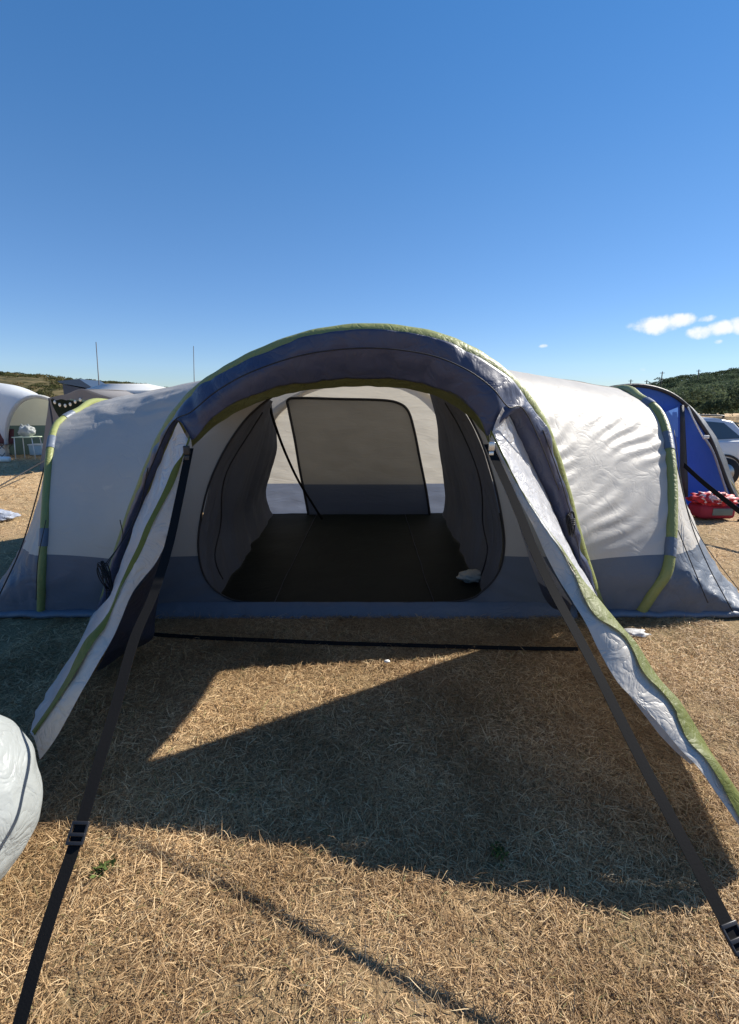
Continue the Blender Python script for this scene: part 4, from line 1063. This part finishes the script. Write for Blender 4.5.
# ------------------------------------------------------------------ light
SUN = Vector((1.24, .57, 1.0)).normalized()
el = math.asin(SUN.z); az = math.atan2(SUN.x, SUN.y)     # clockwise from +Y
sd = bpy.data.lights.new('sun', 'SUN'); sd.energy = 5.0; sd.angle = R(.53); sd.color = (1, .94, .84)
so = bpy.data.objects.new('sun', sd); col.objects.link(so); so.rotation_euler = (-SUN).to_track_quat('-Z', 'Y').to_euler(); so.location = (6, 4, 8)
w = bpy.data.worlds.new('World'); scene.world = w; w.use_nodes = True
nt = w.node_tree; nt.nodes.clear(); L = nt.links.new
out = nt.nodes.new('ShaderNodeOutputWorld'); bgn = nt.nodes.new('ShaderNodeBackground'); bgn.inputs['Strength'].default_value = .1
sky = nt.nodes.new('ShaderNodeTexSky'); sky.sky_type = 'NISHITA'; sky.sun_disc = False; sky.sun_elevation = el; sky.sun_rotation = az
sky.altitude = 0; sky.air_density = 1.0; sky.dust_density = 0.0; sky.ozone_density = 1.6
# a few fair-weather clouds low in the sky
tc = nt.nodes.new('ShaderNodeTexCoord')
def cdir(px, py): return ray(px, py).normalized()
prev = None
mpn = nt.nodes.new('ShaderNodeTexNoise'); mpn.inputs['Scale'].default_value = 38; mpn.inputs['Detail'].default_value = 8; mpn.inputs['Roughness'].default_value = .6; L(tc.outputs['Generated'], mpn.inputs['Vector'])
for (px, py, rx, rz, s) in ((655,325,.048,.020,1.0), (679,320.5,.030,.015,1.0), (702,332,.030,.014,.9),(722,328,.032,.015,1.0), (748,325,.040,.018,1.0), (707,319,.018,.008,.6),(544,346,.012,.005,.6),(643,369,.010,.006,.6),(640,382,.014,.005,.4),(676,371,.03,.005,.3),(719,341.5,.010,.005,.5)):
    d = cdir(px, py); rgt = d.cross(Vector((0, 0, 1))).normalized(); upv = rgt.cross(d).normalized()
    def dot(v, scale):
        n_ = nt.nodes.new('ShaderNodeVectorMath'); n_.operation = 'DOT_PRODUCT'; L(tc.outputs['Generated'], n_.inputs[0]); n_.inputs[1].default_value = tuple(v / scale); return n_.outputs['Value']
    a_ = dot(rgt, rx); b_ = dot(upv, rz)
    c_ = nt.nodes.new('ShaderNodeMath'); c_.operation = 'SUBTRACT'; L(b_, c_.inputs[0]); c_.inputs[1].default_value = d.dot(upv) / rz
    p1 = nt.nodes.new('ShaderNodeMath'); p1.operation = 'MULTIPLY'; L(a_, p1.inputs[0]); L(a_, p1.inputs[1])
    p2 = nt.nodes.new('ShaderNodeMath'); p2.operation = 'MULTIPLY'; L(c_.outputs[0], p2.inputs[0]); L(c_.outputs[0], p2.inputs[1])
    sm = nt.nodes.new('ShaderNodeMath'); sm.operation = 'ADD'; L(p1.outputs[0], sm.inputs[0]); L(p2.outputs[0], sm.inputs[1])
    fr = nt.nodes.new('ShaderNodeVectorMath'); fr.operation = 'DOT_PRODUCT'; L(tc.outputs['Generated'], fr.inputs[0]); fr.inputs[1].default_value = tuple(d)
    gt = nt.nodes.new('ShaderNodeMath'); gt.operation = 'GREATER_THAN'; L(fr.outputs['Value'], gt.inputs[0]); gt.inputs[1].default_value = .9
    mr = nt.nodes.new('ShaderNodeMapRange'); mr.inputs['From Min'].default_value = 1; mr.inputs['From Max'].default_value = 0; mr.inputs['To Max'].default_value = s; L(sm.outputs[0], mr.inputs['Value'])
    ml = nt.nodes.new('ShaderNodeMath'); ml.operation = 'MULTIPLY'; L(mr.outputs[0], ml.inputs[0]); L(gt.outputs[0], ml.inputs[1])
    if prev is None: prev = ml.outputs[0]
    else:
        mxm = nt.nodes.new('ShaderNodeMath'); mxm.operation = 'MAXIMUM'; L(prev, mxm.inputs[0]); L(ml.outputs[0], mxm.inputs[1]); prev = mxm.outputs[0]
ma = nt.nodes.new('ShaderNodeMath'); ma.operation = 'MULTIPLY_ADD'; L(mpn.outputs['Fac'], ma.inputs[0]); ma.inputs[1].default_value = 1.6; L(prev, ma.inputs[2])
mr = nt.nodes.new('ShaderNodeMapRange'); mr.interpolation_type = 'SMOOTHSTEP'; mr.inputs['From Min'].default_value = 1.05; mr.inputs['From Max'].default_value = 1.75; L(ma.outputs[0], mr.inputs['Value'])
msk = nt.nodes.new('ShaderNodeMath'); msk.operation = 'MULTIPLY'; L(mr.outputs[0], msk.inputs[0])
pw = nt.nodes.new('ShaderNodeMapRange'); pw.inputs['From Min'].default_value = 0; pw.inputs['From Max'].default_value = .25; L(prev, pw.inputs['Value']); L(pw.outputs[0], msk.inputs[1])
mc = nt.nodes.new('ShaderNodeMix'); mc.data_type = 'RGBA'; L(msk.outputs[0], mc.inputs['Factor']); hs = nt.nodes.new('ShaderNodeHueSaturation'); hs.inputs['Saturation'].default_value = 1.66
sc_ = nt.nodes.new('ShaderNodeVectorMath'); sc_.operation = 'SCALE'; sc_.inputs['Scale'].default_value = .1; L(sky.outputs[0], sc_.inputs[0])
gm = nt.nodes.new('ShaderNodeGamma'); gm.inputs['Gamma'].default_value = .68; L(sc_.outputs[0], gm.inputs['Color'])
sc2 = nt.nodes.new('ShaderNodeVectorMath'); sc2.operation = 'SCALE'; sc2.inputs['Scale'].default_value = 5.4; L(gm.outputs[0], sc2.inputs[0]); L(sc2.outputs[0], hs.inputs['Color'])
tn = nt.nodes.new('ShaderNodeMix'); tn.data_type = 'RGBA'; tn.blend_type = 'MULTIPLY'; tn.inputs['Factor'].default_value = 1; L(hs.outputs[0], tn.inputs['A']); tn.inputs['B'].default_value = (1.05, .945, 1.09, 1)
sz_ = nt.nodes.new('ShaderNodeSeparateXYZ'); L(tc.outputs['Generated'], sz_.inputs[0])
hz_ = nt.nodes.new('ShaderNodeMapRange'); hz_.interpolation_type = 'SMOOTHSTEP'; hz_.inputs['From Min'].default_value = 0; hz_.inputs['From Max'].default_value = .38; L(sz_.outputs['Z'], hz_.inputs['Value'])
tm_ = nt.nodes.new('ShaderNodeMix'); tm_.data_type = 'RGBA'; L(hz_.outputs[0], tm_.inputs['Factor']); tm_.inputs['A'].default_value = (.72, .87, 1.20, 1); tm_.inputs['B'].default_value = (1.05, .945, 1.09, 1)
L(tm_.outputs['Result'], tn.inputs['B'])
L(tn.outputs['Result'], mc.inputs['A']); mc.inputs['B'].default_value = (5.3, 5.5, 6.0, 1)
L(mc.outputs['Result'], bgn.inputs['Color']); L(bgn.outputs[0], out.inputs[0])

vs = scene.view_settings; vs.view_transform = 'Standard'; vs.look = 'None'; vs.gamma = 1; vs.exposure = 0.9; vs.use_curve_mapping = False
